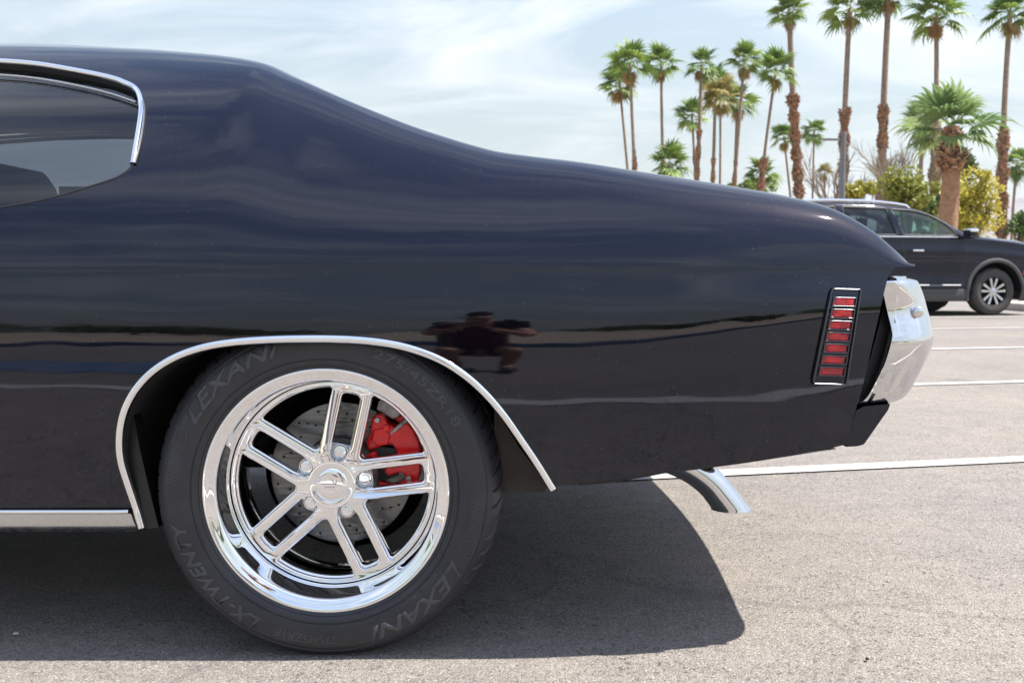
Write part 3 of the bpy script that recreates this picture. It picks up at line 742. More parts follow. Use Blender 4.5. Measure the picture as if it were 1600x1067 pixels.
# filler behind the bumper, and lower valance
lp = [(1391, 436), (1402, 432), (1396, 470), (1388, 515), (1372, 575), (1358, 628), (1350, 640), (1335, 640), (1324, 690), (1340, 640), (1362, 560), (1380, 495)]
V = np.array([at(x, y, 1.925) for x, y in [(1388, 440), (1410, 438), (1404, 480), (1392, 530), (1374, 590), (1364, 634), (1322, 692), (1322, 640), (1360, 560), (1376, 500)]])
V2 = V+np.array([0, 1.7, 0]); n = len(V)
link('bumper_filler', pymesh('bumper_filler', np.vstack([V, V2]), [tuple(range(n)), tuple(range(n, 2*n))[::-1]]+[(i, n+i, n+(i+1) % n, (i+1) % n) for i in range(n)], False), 'satin_black', car)
vp = [(1338, 641), (1350, 635), (1391, 631), (1388, 640), (1350, 694), (1340, 697), (1322, 698)]
V = np.array([at(x, y, 1.90) for x, y in vp]); V2 = V.copy(); V2[:, 1] += .02; V2[2:6, 0] += .004; V3 = V2.copy(); V3[:, 1] = 2*YC-1.92; n = len(V)
vb = np.vstack([V, V2, V3]); Fv = [tuple(range(n))]+[(k*n+i, (k+1)*n+i, (k+1)*n+(i+1) % n, k*n+(i+1) % n) for k in range(2) for i in range(n)]
me = pymesh('lower_valance', vb, Fv, False); fixn(me); o = link('lower_valance', me, 'black_paint', car)
# exhaust tips
def exhaust(yo, mir=False):
    Yx = 2.33
    c = spline([at(985, 700, Yx), at(1035, 712, Yx), at(1078, 730, Yx), at(1108, 752, Yx), at(1128, 775, Yx), at(1148, 803, Yx), at(1168, 832, Yx)], 8)
    if mir: c = mirror(c)
    r = .037; n = len(c); ring = []
    zc_ = at(1145, 795, Yx)[2]
    tg = np.gradient(c, axis=0); tg /= np.linalg.norm(tg, axis=1)[:, None]
    V = []; m = 28
    for j, rad in enumerate((r, r-.003)):
        for i in range(n):
            sidev = np.array([0, 1.0, 0]); u = np.cross(tg[i], sidev); u /= np.linalg.norm(u)
            for k in range(m):
                p = c[i]+rad*(1+.1*smooth((i-n*.5)/(n*.4)))*(math.cos(2*math.pi*k/m)*u+math.sin(2*math.pi*k/m)*sidev)
                if p[2] < zc_:   # cut level with the ground: slide back along the tube
                    p = p-tg[i]*((p[2]-zc_)/tg[i][2])
                V.append(p)
    Fx = [(j*n*m+i*m+k, j*n*m+i*m+(k+1) % m, j*n*m+(i+1)*m+(k+1) % m, j*n*m+(i+1)*m+k) for j in range(2) for i in range(n-1) for k in range(m)]
    Fx += [((n-1)*m+k, (n-1)*m+(k+1) % m, n*m+(n-1)*m+(k+1) % m, n*m+(n-1)*m+k) for k in range(m)]
    me = pymesh('exhaust_tip', V, Fx, angle=50); fixn(me); link('exhaust_tip', me, 'chrome_bumper', car)
exhaust(0); exhaust(0, True)
# ------------------------------------------------------------------ wheels and tyres
YF = 1.854
def arc(r, a0, a1, n): return [(r*math.sin(R(a0+(a1-a0)*k/n)), r*math.cos(R(a0+(a1-a0)*k/n))) for k in range(n+1)]
TH0 = 12
def face_loops(ro, rwin, off, rslot, wslot, pocket):
    lps = [arc(ro, 0, 358, 179)]
    for k in range(5):
        th = TH0+72*k
        def loc(rad, o, t):   # radial distance along the centreline, offset clockwise
            s, c = math.sin(R(t)), math.cos(R(t)); return (rad*s+o*c, rad*c-o*s)
        # window between this pair and the next
        L1 = math.sqrt(rwin**2-off**2); a_ = math.degrees(math.asin(off/rwin))
        pin = off/math.sin(R(36)); vtx = (pin*math.sin(R(th+36)), pin*math.cos(R(th+36)))
        o1 = loc(L1, off, th); o2 = loc(L1, -off, th+72)
        outer_arc = arc(rwin, th+a_, th+72-a_, 16)
        pts = [vtx]+outer_arc; rad = [.009]+[.011]+[.5]*15+[.011]
        lp = roundpoly([pts[0], pts[1]]+pts[2:-1]+[pts[-1]], [.009, .012]+[.0001]*15+[.012], 5)
        lps.append(lp)
        w2 = wslot/2; wp = pocket
        a1 = math.sqrt(rslot**2-w2**2)
        sl = [loc(a1, -w2, th), loc(rslot+.0005, 0, th), loc(a1, w2, th)]
        if pocket:
            s_ = [loc(.082, w2, th), loc(.070, w2*.93, th)]
            for q in range(9):
                g_ = q/8*math.pi; s_.append(loc(.064-.0165*math.sin(g_), .0165*math.cos(g_), th))
            s_ += [loc(.070, -w2*.93, th), loc(.082, -w2, th)]
            pts = sl+s_; rr = [.008, .001, .008, .01, .01]+[.0001]*9+[.01, .01]
        else:
            pts = sl+[loc(.088, w2, th), loc(.088, -w2, th)]; rr = [.008, .001, .008, .012, .012]
        lps.append(roundpoly(pts, rr, 5))
    return lps
def to_wheel(me, depth):   # (x,y,z front+) -> (x, depth - z, y)
    xf(me, lambda a: np.stack([a[:, 0], depth-a[:, 2], a[:, 1]], 1)); me.flip_normals()
    bm = bmesh.new(); bm.from_mesh(me); bmesh.ops.recalc_face_normals(bm, faces=bm.faces); bm.to_mesh(me); bm.free()
m1 = flat_shape(face_loops(.2082, .1985, .0392, .1890, .0425, True), .012, .0030, 2); to_wheel(m1, .062+.007)
m2 = flat_shape(face_loops(.2094, .1950, .0425, .1845, .036, True), .024, .005, 3); to_wheel(m2, .0745+.012)
bm = bmesh.new(); bm.from_mesh(m1); bm.from_mesh(m2)
# dish the hub region: nothing, but lean the bars slightly: outer ends sit 6 mm further in
for v in bm.verts:
    r_ = math.hypot(v.co.x, v.co.z); v.co.y += .010*smooth((r_-.06)/.13)
full = bpy.data.meshes.new('spokes'); bm.to_mesh(full); bm.free()
spoke_meshes = []
for k in range(5):
    bm = bmesh.new(); bm.from_mesh(full)
    for s, a in ((1, TH0+72*k-36), (-1, TH0+72*k+36)):
        t_ = R(a); nrm = Vector((math.cos(t_), 0, -math.sin(t_)))*s   # clockwise-pointing normal
        g_ = list(bm.verts)+list(bm.edges)+list(bm.faces)
        bmesh.ops.bisect_plane(bm, geom=g_, plane_co=(0, 0, 0), plane_no=nrm, clear_inner=True)
    me = bpy.data.meshes.new('spoke'); bm.to_mesh(me); bm.free()
    me.polygons.foreach_set('use_smooth', [True]*len(me.polygons)); me.set_sharp_from_angle(angle=R(24)); spoke_meshes.append(me)
dish = [(.232, .010), (.2425, .006), (.2438, .0025), (.2432, .0), (.2415, -.0012), (.2390, -.0012), (.2355, -.0002), (.2330, .0010), (.2315, .0022), (.2290, .0030), (.2250, .0046), (.2215, .0060), (.2188, .0080), (.2172, .0115),
        (.2160, .018), (.2148, .028), (.2133, .040), (.2116, .052), (.2102, .062), (.2094, .072), (.2092, .084)]
V, F_ = lathe(dish, 160, None); rim_me = pymesh('wheel', V, F_, angle=50); fixn(rim_me); rim_me.polygons.foreach_set('use_smooth', [True]*len(rim_me.polygons)); rim_me.set_sharp_from_angle(angle=R(50))
V, F_ = lathe([(.2092, .080), (.2050, .10), (.203, .15), (.205, .20), (.222, .235), (.232, .262)], 96, None); bar_me = pymesh('barrel', V, F_)
capp = [(.0485, .070), (.0485, .0608), (.0478, .0600), (.0360, .0597), (.0345, .0603), (.0338, .0618), (.0325, .0612), (.0315, .0600), (.0305, .0594), (.022, .0590), (.010, .0588), (.0001, .0588)]
V, F_ = lathe(capp, 96, None); cap_me = pymesh('centre_cap', V, F_, angle=30); fixn(cap_me)
V, F_ = lathe([(.080, .101), (.0795, .0985), (.077, .0975), (.0, .0975)], 64, None); hub_me = pymesh('hub_plate', V, F_, angle=35); fixn(hub_me)
bm = bmesh.new(); mt = Matrix.Rotation(R(90), 4, 'X')
bmesh.ops.create_cone(bm, cap_ends=True, segments=6, radius1=.0098, radius2=.0098, depth=.018, matrix=mt)
bmesh.ops.bevel(bm, geom=list(bm.edges), offset=.0012, segments=2, affect='EDGES')
bmesh.ops.create_cone(bm, cap_ends=True, segments=20, radius1=.0128, radius2=.0128, depth=.006, matrix=Matrix.Translation((0, .007, 0)) @ mt)
bmesh.ops.create_cone(bm, cap_ends=True, segments=16, radius1=.0055, radius2=.0048, depth=.004, matrix=Matrix.Translation((0, -.0108, 0)) @ mt)
nut_me = bpy.data.meshes.new('lug_nut'); bm.to_mesh(nut_me); bm.free(); nut_me.polygons.foreach_set('use_smooth', [True]*len(nut_me.polygons)); nut_me.set_sharp_from_angle(angle=R(30))
V, F_ = lathe([(.0125, .097), (.0140, .089), (.0155, .0875), (.0160, .097)], 24, None); seat_me = pymesh('lug_seat', V, F_)
# emblem on the cap: three slanted bars
def plate(pts, z0, z1):
    n = len(pts); V = [(a, z0, b) for a, b in pts]+[(a, z1, b) for a, b in pts]
    return V, [tuple(range(n))]+[(i, (i+1) % n, n+(i+1) % n, n+i) for i in range(n)]
em = []; ef = []
for pts in ([(-.019, .0035), (.004, .0035), (.0025, .001), (-.0205, .001)], [(-.013, -.003), (.008, -.003), (.0065, -.0055), (-.0145, -.0055)], [(-.002, .013), (.001, .013), (.010, -.0), (.007, -.0)], [(.010, .011), (.0125, .009), (.0095, .001), (.0075, .003)]):
    v, f = plate(pts, .0580, .0596); ef += [tuple(i+len(em) for i in g_) for g_ in f]; em += v
emb_me = pymesh('cap_emblem', em, ef, False); fixn(emb_me)

# tyre
RT = .347
tp_ = [(.2335, .020), (.236, .006), (.2405, .0015), (.2450, -.0035), (.2475, -.0050), (.2485, -.0042), (.2500, -.0060), (.2560, -.0088), (.2600, -.0100), (.2608, -.0090), (.2622, -.0092), (.2630, -.0110), (.272, -.0132),
       (.283, -.0142), (.295, -.0136), (.305, -.0115), (.3140, -.0078), (.3150, -.0064), (.3162, -.0062), (.3172, -.0070), (.3215, -.0030), (.3270, .0030), (.3320, .0110), (.3360, .0200), (.3395, .0310), (.3425, .0440), (.3448, .0600), (.3458, .0720),
       (.3390, .0728), (.3390, .0800), (.3462, .0808), (.3470, .1120), (.3395, .1128), (.3395, .1210), (.3470, .1218), (.3470, .1500), (.3395, .1508), (.3395, .1590), (.3470, .1598), (.3462, .1900), (.3390, .1908), (.3390, .198), (.3455, .199), (.3425, .226), (.335, .250), (.318, .270), (.285, .283), (.250, .276), (.234, .256)]
rs_ = [p[0] for p in tp_[:20]]; ys_ = [p[1] for p in tp_[:20]]
tyface = lambda r: np.interp(r, rs_[1:], ys_[1:])
NB = 64
def tdisp(r, y, ph):
    if .008 < y < .225 and r > .325:
        s = (ph*NB/(2*math.pi)+y*7.5) % 1.0
        if y < .0725 or y > .199:
            if s < .13: r -= min(.0055, max(0, (r-.3265))*.9)
        elif s < .07 and (y % .04) > .02: r -= .004
    return r, y
NA = NB*12
V, F_ = lathe(tp_, NA, None, disp=tdisp)
V = [(a, b+ (.0), max(c, -WZ+.0006)) for a, b, c in V]
tyre_me = pymesh('tyre', V, F_, angle=38); fixn(tyre_me)
tyre_me.polygons.foreach_set('use_smooth', [True]*len(tyre_me.polygons)); tyre_me.set_sharp_from_angle(angle=R(38))
def arc_text(s, size, rbase, a0, a1, bold=.0, lift=.0011, shear=.0, tall=1.0):
    me = text_mesh(s, size, 0, bold*size, 1.0, shear); n = len(me.vertices)
    bm = bmesh.new(); bm.from_mesh(me); bmesh.ops.subdivide_edges(bm, edges=[e for e in bm.edges if e.calc_length() > .006], cuts=2)
    r_ = bmesh.ops.extrude_face_region(bm, geom=list(bm.faces))
    for v in [g_ for g_ in r_['geom'] if isinstance(g_, bmesh.types.BMVert)]: v.co.z += 1
    bm.to_mesh(me); bm.free()
    def fn(a):
        x0, x1 = a[:, 0].min(), a[:, 0].max(); ph = R(a0)+(a[:, 0]-x0)/(x1-x0)*(R(a1)-R(a0)); r = rbase+a[:, 1]*tall
        y = tyface(r)-np.where(a[:, 2] > .5, lift, -.0012); return np.stack([r*np.sin(ph), y, r*np.cos(ph)], 1)
    xf(me, fn); fixn(me); return me
letters = []
def addt(*a, **k): letters.append(arc_text(*a, **k))
addt('LEXANI', .043, .2815, -62, -16, bold=.026, shear=.35); addt('LEXANI', .043, .2815, 118, 164, bold=.026, shear=.35)
addt('LX-TWENTY', .040, .2810, 207, 259, bold=.030, shear=.25)
addt('275/45ZR18', .0245, .2835, 20, 63, bold=.0, lift=.0008)
addt('RADIAL TUBELESS', .0095, .2660, 126, 147, bold=.02); addt('MADE IN CHINA', .007, .266, 158, 168, bold=.02); addt('275/45ZR18', .0245, .2835, 176, 200)
def polar(pts, lift=.001):
    return [(r*math.sin(R(a)), float(tyface(r))-lift, r*math.cos(R(a))) for r, a in pts]
deco_v, deco_f = [], []
def bar_(p, q, wd):
    a = np.array(polar([p])[0]); b = np.array(polar([q])[0]); d = b-a; d /= np.linalg.norm(d); nrm = np.cross(d, [0, 1, 0])*wd/2; up_ = np.array([0, -.0004, 0]); dn = np.array([0, .0015, 0])
    s = len(deco_v); deco_v.extend([a-nrm+up_, a+nrm+up_, b+nrm+up_, b-nrm+up_, a-nrm+dn, a+nrm+dn, b+nrm+dn, b-nrm+dn]); deco_f.extend([(s, s+1, s+2, s+3), (s, s+4, s+5, s+1), (s+1, s+5, s+6, s+2), (s+2, s+6, s+7, s+3), (s+3, s+7, s+4, s)])
for a0, sgn in ((-87, 1), (92, 1)):
    for k in range(9): bar_((.285-.0, a0+k*1.45), (.309-.001*k*0, a0+k*1.45+1.2), .0011)
    bar_((.285, a0), (.285, a0+13), .0010); bar_((.309, a0+1), (.309, a0+12), .0010)
    bar_((.309, a0+12), (.280, a0+16), .0012)
for ca in (-68.5, 111.5):     # shield crest
    for s_ in (1.0, .68):
        pts = [(.311, ca-3.2*s_), (.311, ca+3.2*s_)]+[(.298-.012*s_*math.sin(math.pi*k/8), ca+3.2*s_*math.cos(math.pi*k/8)) for k in range(9)]
        pts = [((r-.298)*s_*1.0+.298, a) for r, a in pts]+[(.298+.013*s_, ca-3.2*s_)]
        for p, q in zip(pts[:-1], pts[1:]): bar_(p, q, .0016 if s_ == 1 else .0012)
for a in (70, 124.3, 148.5, 156): bar_((.2645, a), (.2775, a+.6), .0009)
deco_me = pymesh('sidewall_marks', deco_v, deco_f, False)
def build_wheel(wname, first):
    pass
def place(name, me, mat, parent, loc=None, rot=None):
    o = link(name, me, mat, parent, loc)
    if rot is not None: o.rotation_euler = (0, 0, rot)
    return o
for me, mt_ in ((rim_me, 'wheel_chrome'), (bar_me, 'black_barrel'), (cap_me, 'wheel_chrome'), (hub_me, 'black_barrel'), (nut_me, 'chrome'), (seat_me, 'wheel_chrome'), (emb_me, 'satin_trim'), (tyre_me, 'rubber'), (deco_me, 'rubber_letter')):
    me.materials.clear(); me.materials.append(M[mt_])
for me in spoke_meshes: me.materials.clear(); me.materials.append(M['wheel_chrome'])
for me in letters: me.materials.clear(); me.materials.append(M['rubber_letter'])
for wx, yy, rot in ((WX, YF, 0), (WX-WHEELBASE, YF, 0), (WX, 2*YC-YF, math.pi), (WX-WHEELBASE, 2*YC-YF, math.pi)):
    whl = place('wheel', rim_me, None, car, (wx, yy, WZ), rot)
    place('barrel', bar_me, None, whl); place('hub_plate', hub_me, None, whl)
    for me in spoke_meshes: place('spoke', me, None, whl)
    cp = place('centre_cap', cap_me, None, whl); place('cap_emblem', emb_me, None, whl)
    for k in range(5):
        a = R(TH0+72*k); p = (.064*math.sin(a), .084, .064*math.cos(a)); nu = place('lug_nut', nut_me, None, whl, p); nu.rotation_euler = (0, a*1.7, 0)
        place('lug_seat', seat_me, None, whl, (p[0], 0, p[2]))
    ty = place('tyre', tyre_me, None, car, (wx, yy, WZ), rot)
    if rot == 0:
        for me in letters: place('lettering', me, None, ty)
        place('sidewall_marks', deco_me, None, ty)['kind'] = 'stuff'
# valve stem (the brass dot by the tyre bead)
p = at(423, 973, YF-.012)-np.array([WX, 0, WZ]); 
bm = bmesh.new(); bmesh.ops.create_uvsphere(bm, u_segments=12, v_segments=6, radius=.0052, matrix=Matrix.Translation(at(423, 974.5, YF-.010)) @ Matrix.Diagonal((1, .5, 1, 1)))
bobj('sidewall_stud', bm, 'brass', car)

# ---------------- rotor, caliper
YR = 2.035
rc = at(519, 757, 1.925)          # axis of the wheel
rc = np.array([WX, YR, WZ])
hol = [arc(.151, 0, 356, 89)]
lp_ = [hol[0], arc(.045, 0, 350, 35)]
for k in range(18):
    for j, r_ in enumerate((.140, .128, .116)):
        a = 20*k+j*6; c_ = (r_*math.sin(R(a)), r_*math.cos(R(a))); lp_.append([(c_[0]+.0032*math.cos(2*math.pi*q/10), c_[1]+.0032*math.sin(2*math.pi*q/10)) for q in range(10)])
ro = flat_shape(lp_, .008, .0006, 1, 0); to_wheel(ro, 0); rot_o = link('brake_rotor', ro, 'rotor', car, (WX, YR, WZ))
V, F_ = lathe([(.149, .004), (.149, .010), (.1475, .010), (.1475, .016), (.150, .016), (.150, .022)], 96, None); o = link('rotor_edge', pymesh('rotor_edge', V, F_, angle=30), 'rust', rot_o)
V, F_ = lathe([(.085, -.005), (.085, -.028), (.080, -.034), (.0, -.034)], 48, None); link('rotor_hat', pymesh('rotor_hat', V, F_, angle=35), 'steel', rot_o)
V, F_ = lathe([(.147, .004), (.0, .004)], 64, None); link('rotor_vane', pymesh('rotor_vane', V, F_), 'satin_black', rot_o)
V, F_ = lathe([(.18, .06), (.18, .10), (.0, .10)], 48, None); link('backing_plate', pymesh('backing_plate', V, F_), 'satin_black', car, (WX, YR, WZ))
YCAL = 1.985
def px2(pts, Y, c=None): 
    q = np.array([at(x, y, Y) for x, y in pts]); return [(a[0]-WX, a[2]-WZ) for a in q]
def calpart(name, loops, Y, depth, bev, mat, parent, rounds=.003):
    lp = [roundpoly(px2(l, Y), rounds, 4) for l in loops]
    me = flat_shape(lp, depth, bev, 2); to_wheel(me, depth/2); o = link(name, me, mat, parent, (0, 0, 0)); o.location = (0, 0, 0)
    xf(me, lambda a: a+np.array([WX, Y, WZ])); return o
cal = calpart('brake_caliper', [[(580, 655), (586, 648), (598, 648), (606, 663), (617, 668), (632, 655), (646, 672), (655, 692), (659, 715), (656, 740), (651, 757), (640, 764), (630, 756), (634, 742), (624, 738), (606, 744), (600, 736), (604, 722), (618, 716), (620, 704), (612, 694), (600, 694), (590, 700), (575, 704), (572, 690), (578, 678)]], YCAL, .055, .0045, 'caliper_red', car)
calpart('caliper_bridge', [[(566, 690), (600, 697), (622, 700), (622, 742), (600, 752), (568, 745)]], YCAL+.02, .035, .004, 'satin_black', cal)
calpart('caliper_body', [[(612, 652), (640, 645), (664, 685), (671, 720), (662, 755), (640, 770), (560, 765), (560, 742), (615, 757), (640, 745), (655, 715), (645, 680)]], YCAL+.035, .03, .004, 'caliper_red', cal)
calpart('piston_housing', [[(583, 672), (600, 668), (610, 680), (606, 695), (590, 698), (579, 688)]], YCAL-.006, .016, .004, 'caliper_red', cal)
calpart('caliper_boss', [[(598, 665), (607, 664), (609, 673), (600, 675)]], YCAL-.009, .010, .002, 'caliper_red', cal, .002)
calpart('caliper_foot', [[(570, 712), (586, 704), (590, 716), (575, 724)]], YCAL+.0, .02, .003, 'caliper_red', cal)
calpart('caliper_bracket', [[(588, 640), (592, 626), (603, 624), (626, 638), (624, 650), (614, 655)]], YCAL+.022, .008, .002, 'zinc_plate', car, .004)
calpart('caliper_bracket', [[(652, 728), (664, 727), (664, 750), (648, 752)]], YCAL+.025, .008, .002, 'zinc_plate', car)
for x, y in ((590, 656), (639, 747)):
    bm = bmesh.new(); q = at(x, y, YCAL-.006)
    bmesh.ops.create_cone(bm, cap_ends=True, segments=6, radius1=.0062, radius2=.0055, depth=.012, matrix=Matrix.Translation(q) @ Matrix.Rotation(R(90), 4, 'X')); bobj('bolt', bm, 'steel', cal, 30)
a = at(609, 679, YCAL-.03); b = at(630, 661, YCAL-.012); d = b-a; Lb = np.linalg.norm(d); d /= Lb
side_ = np.cross(d, [0, 1, 0]); side_ /= np.linalg.norm(side_); up2 = np.cross(side_, d)
V = []; F_ = []; pf = [(.0, .0004), (.35, .0035), (.45, .0040), (.55, .0037), (.6, .0044), (1, .0044), (1.05, .0035), (1.25, .0055), (1.7, .006)]
for s, r_ in pf:
    for k in range(14): V.append(a+d*Lb*s+r_*(math.cos(2*math.pi*k/14)*side_+math.sin(2*math.pi*k/14)*up2))
F_ = [(i*14+k, i*14+(k+1) % 14, (i+1)*14+(k+1) % 14, (i+1)*14+k) for i in range(len(pf)-1) for k in range(14)]
me = pymesh('bleeder_screw', V, F_, angle=30); fixn(me); link('bleeder_screw', me, 'zinc_plate', cal)
# ------------------------------------------------------------------ parked SUV
def build_suv():
    s0 = 94.0
    fw = at(1556, 455, 16.1); rz = R(10)
    car2 = thing('parked_suv', 'dark grey SUV with black wheel-arch cladding parked side-on behind the black coupe', 'SUV', (fw[0], fw[1], 0), rz)
    W = 1.98; HW = W/2
    kx = [-4.05, -3.9, -3.5, -2.9, -2.3, -1.77, -1.34, -.915, -.65, -.42, .0, .45, .75, .92]
    ztop = pchip(kx, [1.2, 1.55, 1.84, 1.87, 1.865, 1.83, 1.76, 1.60, 1.44, 1.33, 1.295, 1.265, 1.20, 1.02])
    belt = pchip([-4.05, -2.5, -.6, -.4, .2, .6, .92], [1.30, 1.30, 1.285, 1.27, 1.22, 1.15, .96])
    ins = pchip([-4.05, -3.5, -1.5, -.9, -.55, -.3, .3, .92], [.32, .27, .26, .22, .14, .10, .22, .25])
    zb = lambda u: .24+0*u
    def S2(u, t):
        u = np.asarray(u, float); t = np.asarray(t, float)
        zt = ztop(u); bl = np.minimum(belt(u), zt-.02); tp = .24*smooth((u-.42)/.75)**2+.10*smooth((-3.4-u)/.7)
        z1 = .24+(bl-.24)*np.clip(t, 0, 1)
        rel = (z1-.24)/(bl-.24)
        y1 = tp+.05*(1-smooth(rel/.25))+.018*smooth((rel-.62)/.38)-.012*np.exp(-((rel-.80)/.06)**2)+.012*np.exp(-((rel-.42)/.14)**2)
        yk = tp+.018-.0
        A = np.stack([yk*np.ones_like(u), bl], 1); B = np.stack([tp+ins(u), zt], 1)
        hh = (zt-bl)
        d0 = np.stack([.25*np.ones_like(u), .97*np.ones_like(u)], 1); d3 = np.stack([.95*np.ones_like(u), .30*np.ones_like(u)], 1)
        p = bez(A, A+d0*(hh*.6)[:, None], B-d3*np.minimum(.10, hh*.5)[:, None], B, np.clip(t-1, 0, 1))
        C_ = np.stack([np.full_like(u, HW), zt+.03], 1)
        c_ = bez(B, B+d3*.1, C_-np.array([.3, 0]), C_, np.clip(t-2, 0, 1))
        yz = np.where((t <= 1)[:, None], np.stack([y1, z1], 1), np.where((t <= 2)[:, None], p, c_))
        return np.stack([u, yz[:, 0], yz[:, 1]], 1)
    def loopuz(pts):   # (u,z) -> (u,t)
        out = []
        for u, z in pts:
            tt = np.linspace(0, 2, 400); P = S2(np.full(400, u), tt); out.append((u, float(np.interp(z, P[:, 2], tt))))
        return out
    def archp(uc, r, z0=.40, n=26):
        a0 = math.asin((.24-z0)/r); return [(uc+r*math.cos(math.pi-a0-(math.pi-2*a0)*k/n), max(.24, z0+r*math.sin(math.pi-a0-(math.pi-2*a0)*k/n))) for k in range(n+1)]
    af = loopuz(archp(0, .49)); ar = loopuz(archp(-3.07, .49))
    for a_ in (af, ar):
        a_[0] = (a_[0][0], 0); a_[-1] = (a_[-1][0], 0)
    outer2 = [(-4.05, 0)]+ar+af+[(.92, 0), (.92, 3), (-4.05, 3)]
    wf = roundpoly([(-1.70, 1.325), (-.70, 1.318), (-.86, 1.50), (-1.16, 1.665), (-1.44, 1.735), (-1.86, 1.755)], [.02, .04, .2, .3, .3, .02], 4)
    wr = roundpoly([(-2.72, 1.325), (-1.80, 1.325), (-1.95, 1.765), (-2.72, 1.785)], .03, 4)
    wq3 = roundpoly([(-3.70, 1.36), (-2.86, 1.325), (-2.86, 1.785), (-3.5, 1.76)], .04, 4)
    wsc = [(-1.30, 2.3), (-.42, 2.12), (-.42, 2.995), (-1.30, 2.995)]
    holes = [loopuz(wf), loopuz(wr), loopuz(wq3), wsc]
    P, Fc, Nn2, _ = patch(S2, outer2, holes, np.arange(-4.05, .93, .05), np.unique(np.concatenate([np.linspace(0, 1, 36), np.linspace(1, 2, 26), np.linspace(2, 3, 8)])), .9, .04)
    Nn2 *= np.where((Nn2[:, 1:2]*1.0-Nn2[:, 2:3]*1.0) > 0, -1, 1)
    f_ = np.cross(P[Fc[:, 1]]-P[Fc[:, 0]], P[Fc[:, 2]]-P[Fc[:, 0]]); bad = (f_*Nn2[Fc[:, 0]]).sum(1) < 0; Fc[bad] = Fc[bad][:, ::-1]
    mir = lambda Q: np.stack([Q[:, 0], W-Q[:, 1], Q[:, 2]], 1)
    Nm2 = Nn2.copy(); Nm2[:, 1] *= -1
    link('body_shell', pymesh('body_shell', np.vstack([P, mir(P)]), np.vstack([Fc, Fc[:, ::-1]+len(P)]), normals=np.vstack([Nn2, Nm2])), 'suv_paint', car2)
    Pw_, Fw_, Nw_, _ = patch(S2, wsc, [], np.linspace(-1.35, -.4, 12), np.linspace(2, 3, 12), .9, .06)
    for PP_ in (Pw_, mir(Pw_)): link('windscreen', pymesh('windscreen', PP_, Fw_), 'suv_glass', car2)
    # windscreen (sloping, between the roof edge and cowl), as glass set on the shell
    for nm, lp, mt in (('door_window', wf, 'suv_glass'), ('door_window', wr, 'suv_dark_glass'), ('quarter_window', wq3, 'suv_dark_glass')):
        q = np.array(loopuz(lp)); Pw = S2(q[:, 0], q[:, 1])+np.array([0, .015, 0])
        for k, PP in enumerate((Pw, mir(Pw))):
            me = pymesh(nm, PP, [tuple(range(len(PP)))], False); link(nm, me, mt, car2)
        sweep('window_frame', Pw-np.array([0, .012, 0]), (0, -1, 0), prof(.035, .006), 'satin_black', car2, closed=True)
    for u0, u1 in ((-2.9, -.72),):
        us_ = np.linspace(u0, u1, 30); q = np.array(loopuz([(u, 1.305) for u in us_])); sweep('window_trim', S2(q[:, 0], q[:, 1]), (0, -1, 0), prof(.022, .008), 'chrome', car2)
    # body-side cladding, arch cladding, door gaps
    def cl(name, pts, wd, h, mat):
        q = np.array(loopuz(pts)); Pq = S2(q[:, 0], q[:, 1]); sweep(name, Pq, (0, -1, 0), prof(wd, h), mat, car2)
    for uc in (0, -3.07):
        cl('arch_cladding', [(a, max(.245, b)) for a, b in archp(uc, .522)], .075, .022, 'plastic_grey')
    us_ = np.linspace(-2.50, -.56, 20)
    cl('rocker_cladding', [(u, .36) for u in us_], .235, .03, 'plastic_grey'); cl('rocker_moulding', [(u, .505) for u in us_[1:-1]], .035, .03, 'pole_paint')
    for ptz in ([(-1.76, 1.31), (-1.70, 1.1), (-1.68, .8), (-1.68, .5)], [(-.62, 1.24), (-.56, 1.0), (-.60, .75), (-.66, .5)], [(-2.78, 1.3), (-2.78, .8), (-2.6, .55)]):
        cl('door_gap', spline(ptz, 6), .012, .0015, 'satin_black')
    # roof rail
    q = np.array([(u, 2.0) for u in np.linspace(-3.4, -1.45, 30)]); Pq = S2(q[:, 0], q[:, 1])+np.array([0, .02, .035]); Pq[0, 2] -= .05; Pq[-1, 2] -= .05
    for A_ in (Pq, mir(Pq)): sweep('roof_rail', A_, (0, 0, 1), circ(.022, 8), 'chrome', car2)
    # handle, mirror, marker
    for uh in (-1.55, -2.62):
        bm = bmesh.new(); q = np.array(loopuz([(uh, 1.08)])); c_ = S2(q[:, 0], q[:, 1])[0]; box(bm, (c_[0]+.08, c_[1]-.03, c_[2]), (.20, .025, .032), bevel=.008)
        box(bm, (c_[0]+.0, c_[1]-.012, c_[2]), (.03, .03, .025)); box(bm, (c_[0]+.16, c_[1]-.012, c_[2]), (.03, .03, .025)); bobj('door_handle', bm, 'chrome', car2)
    bm = bmesh.new(); box(bm, (-.60, -.13, 1.36), (.16, .22, .17), rot=Matrix.Rotation(R(-10), 3, 'Y'), bevel=.05); 
    mo = bobj('wing_mirror', bm, 'suv_paint', car2)
    bm = bmesh.new(); box(bm, (-.64, -.02, 1.30), (.10, .16, .04), bevel=.01); box(bm, (-.60, -.13, 1.30), (.17, .225, .035), bevel=.012); bobj('mirror_foot', bm, 'satin_black', mo)
    bm = bmesh.new(); box(bm, (-.60, -.135, 1.405), (.165, .225, .06), bevel=.028); bobj('mirror_cap', bm, 'chrome', mo)
    bm = bmesh.new(); q = np.array(loopuz([(.56, .74)])); c_ = S2(q[:, 0], q[:, 1])[0]; box(bm, tuple(c_), (.10, .035, .13), rot=Matrix.Rotation(R(12), 3, 'Y'), bevel=.01); bobj('side_marker', bm, 'orange_lens', car2)
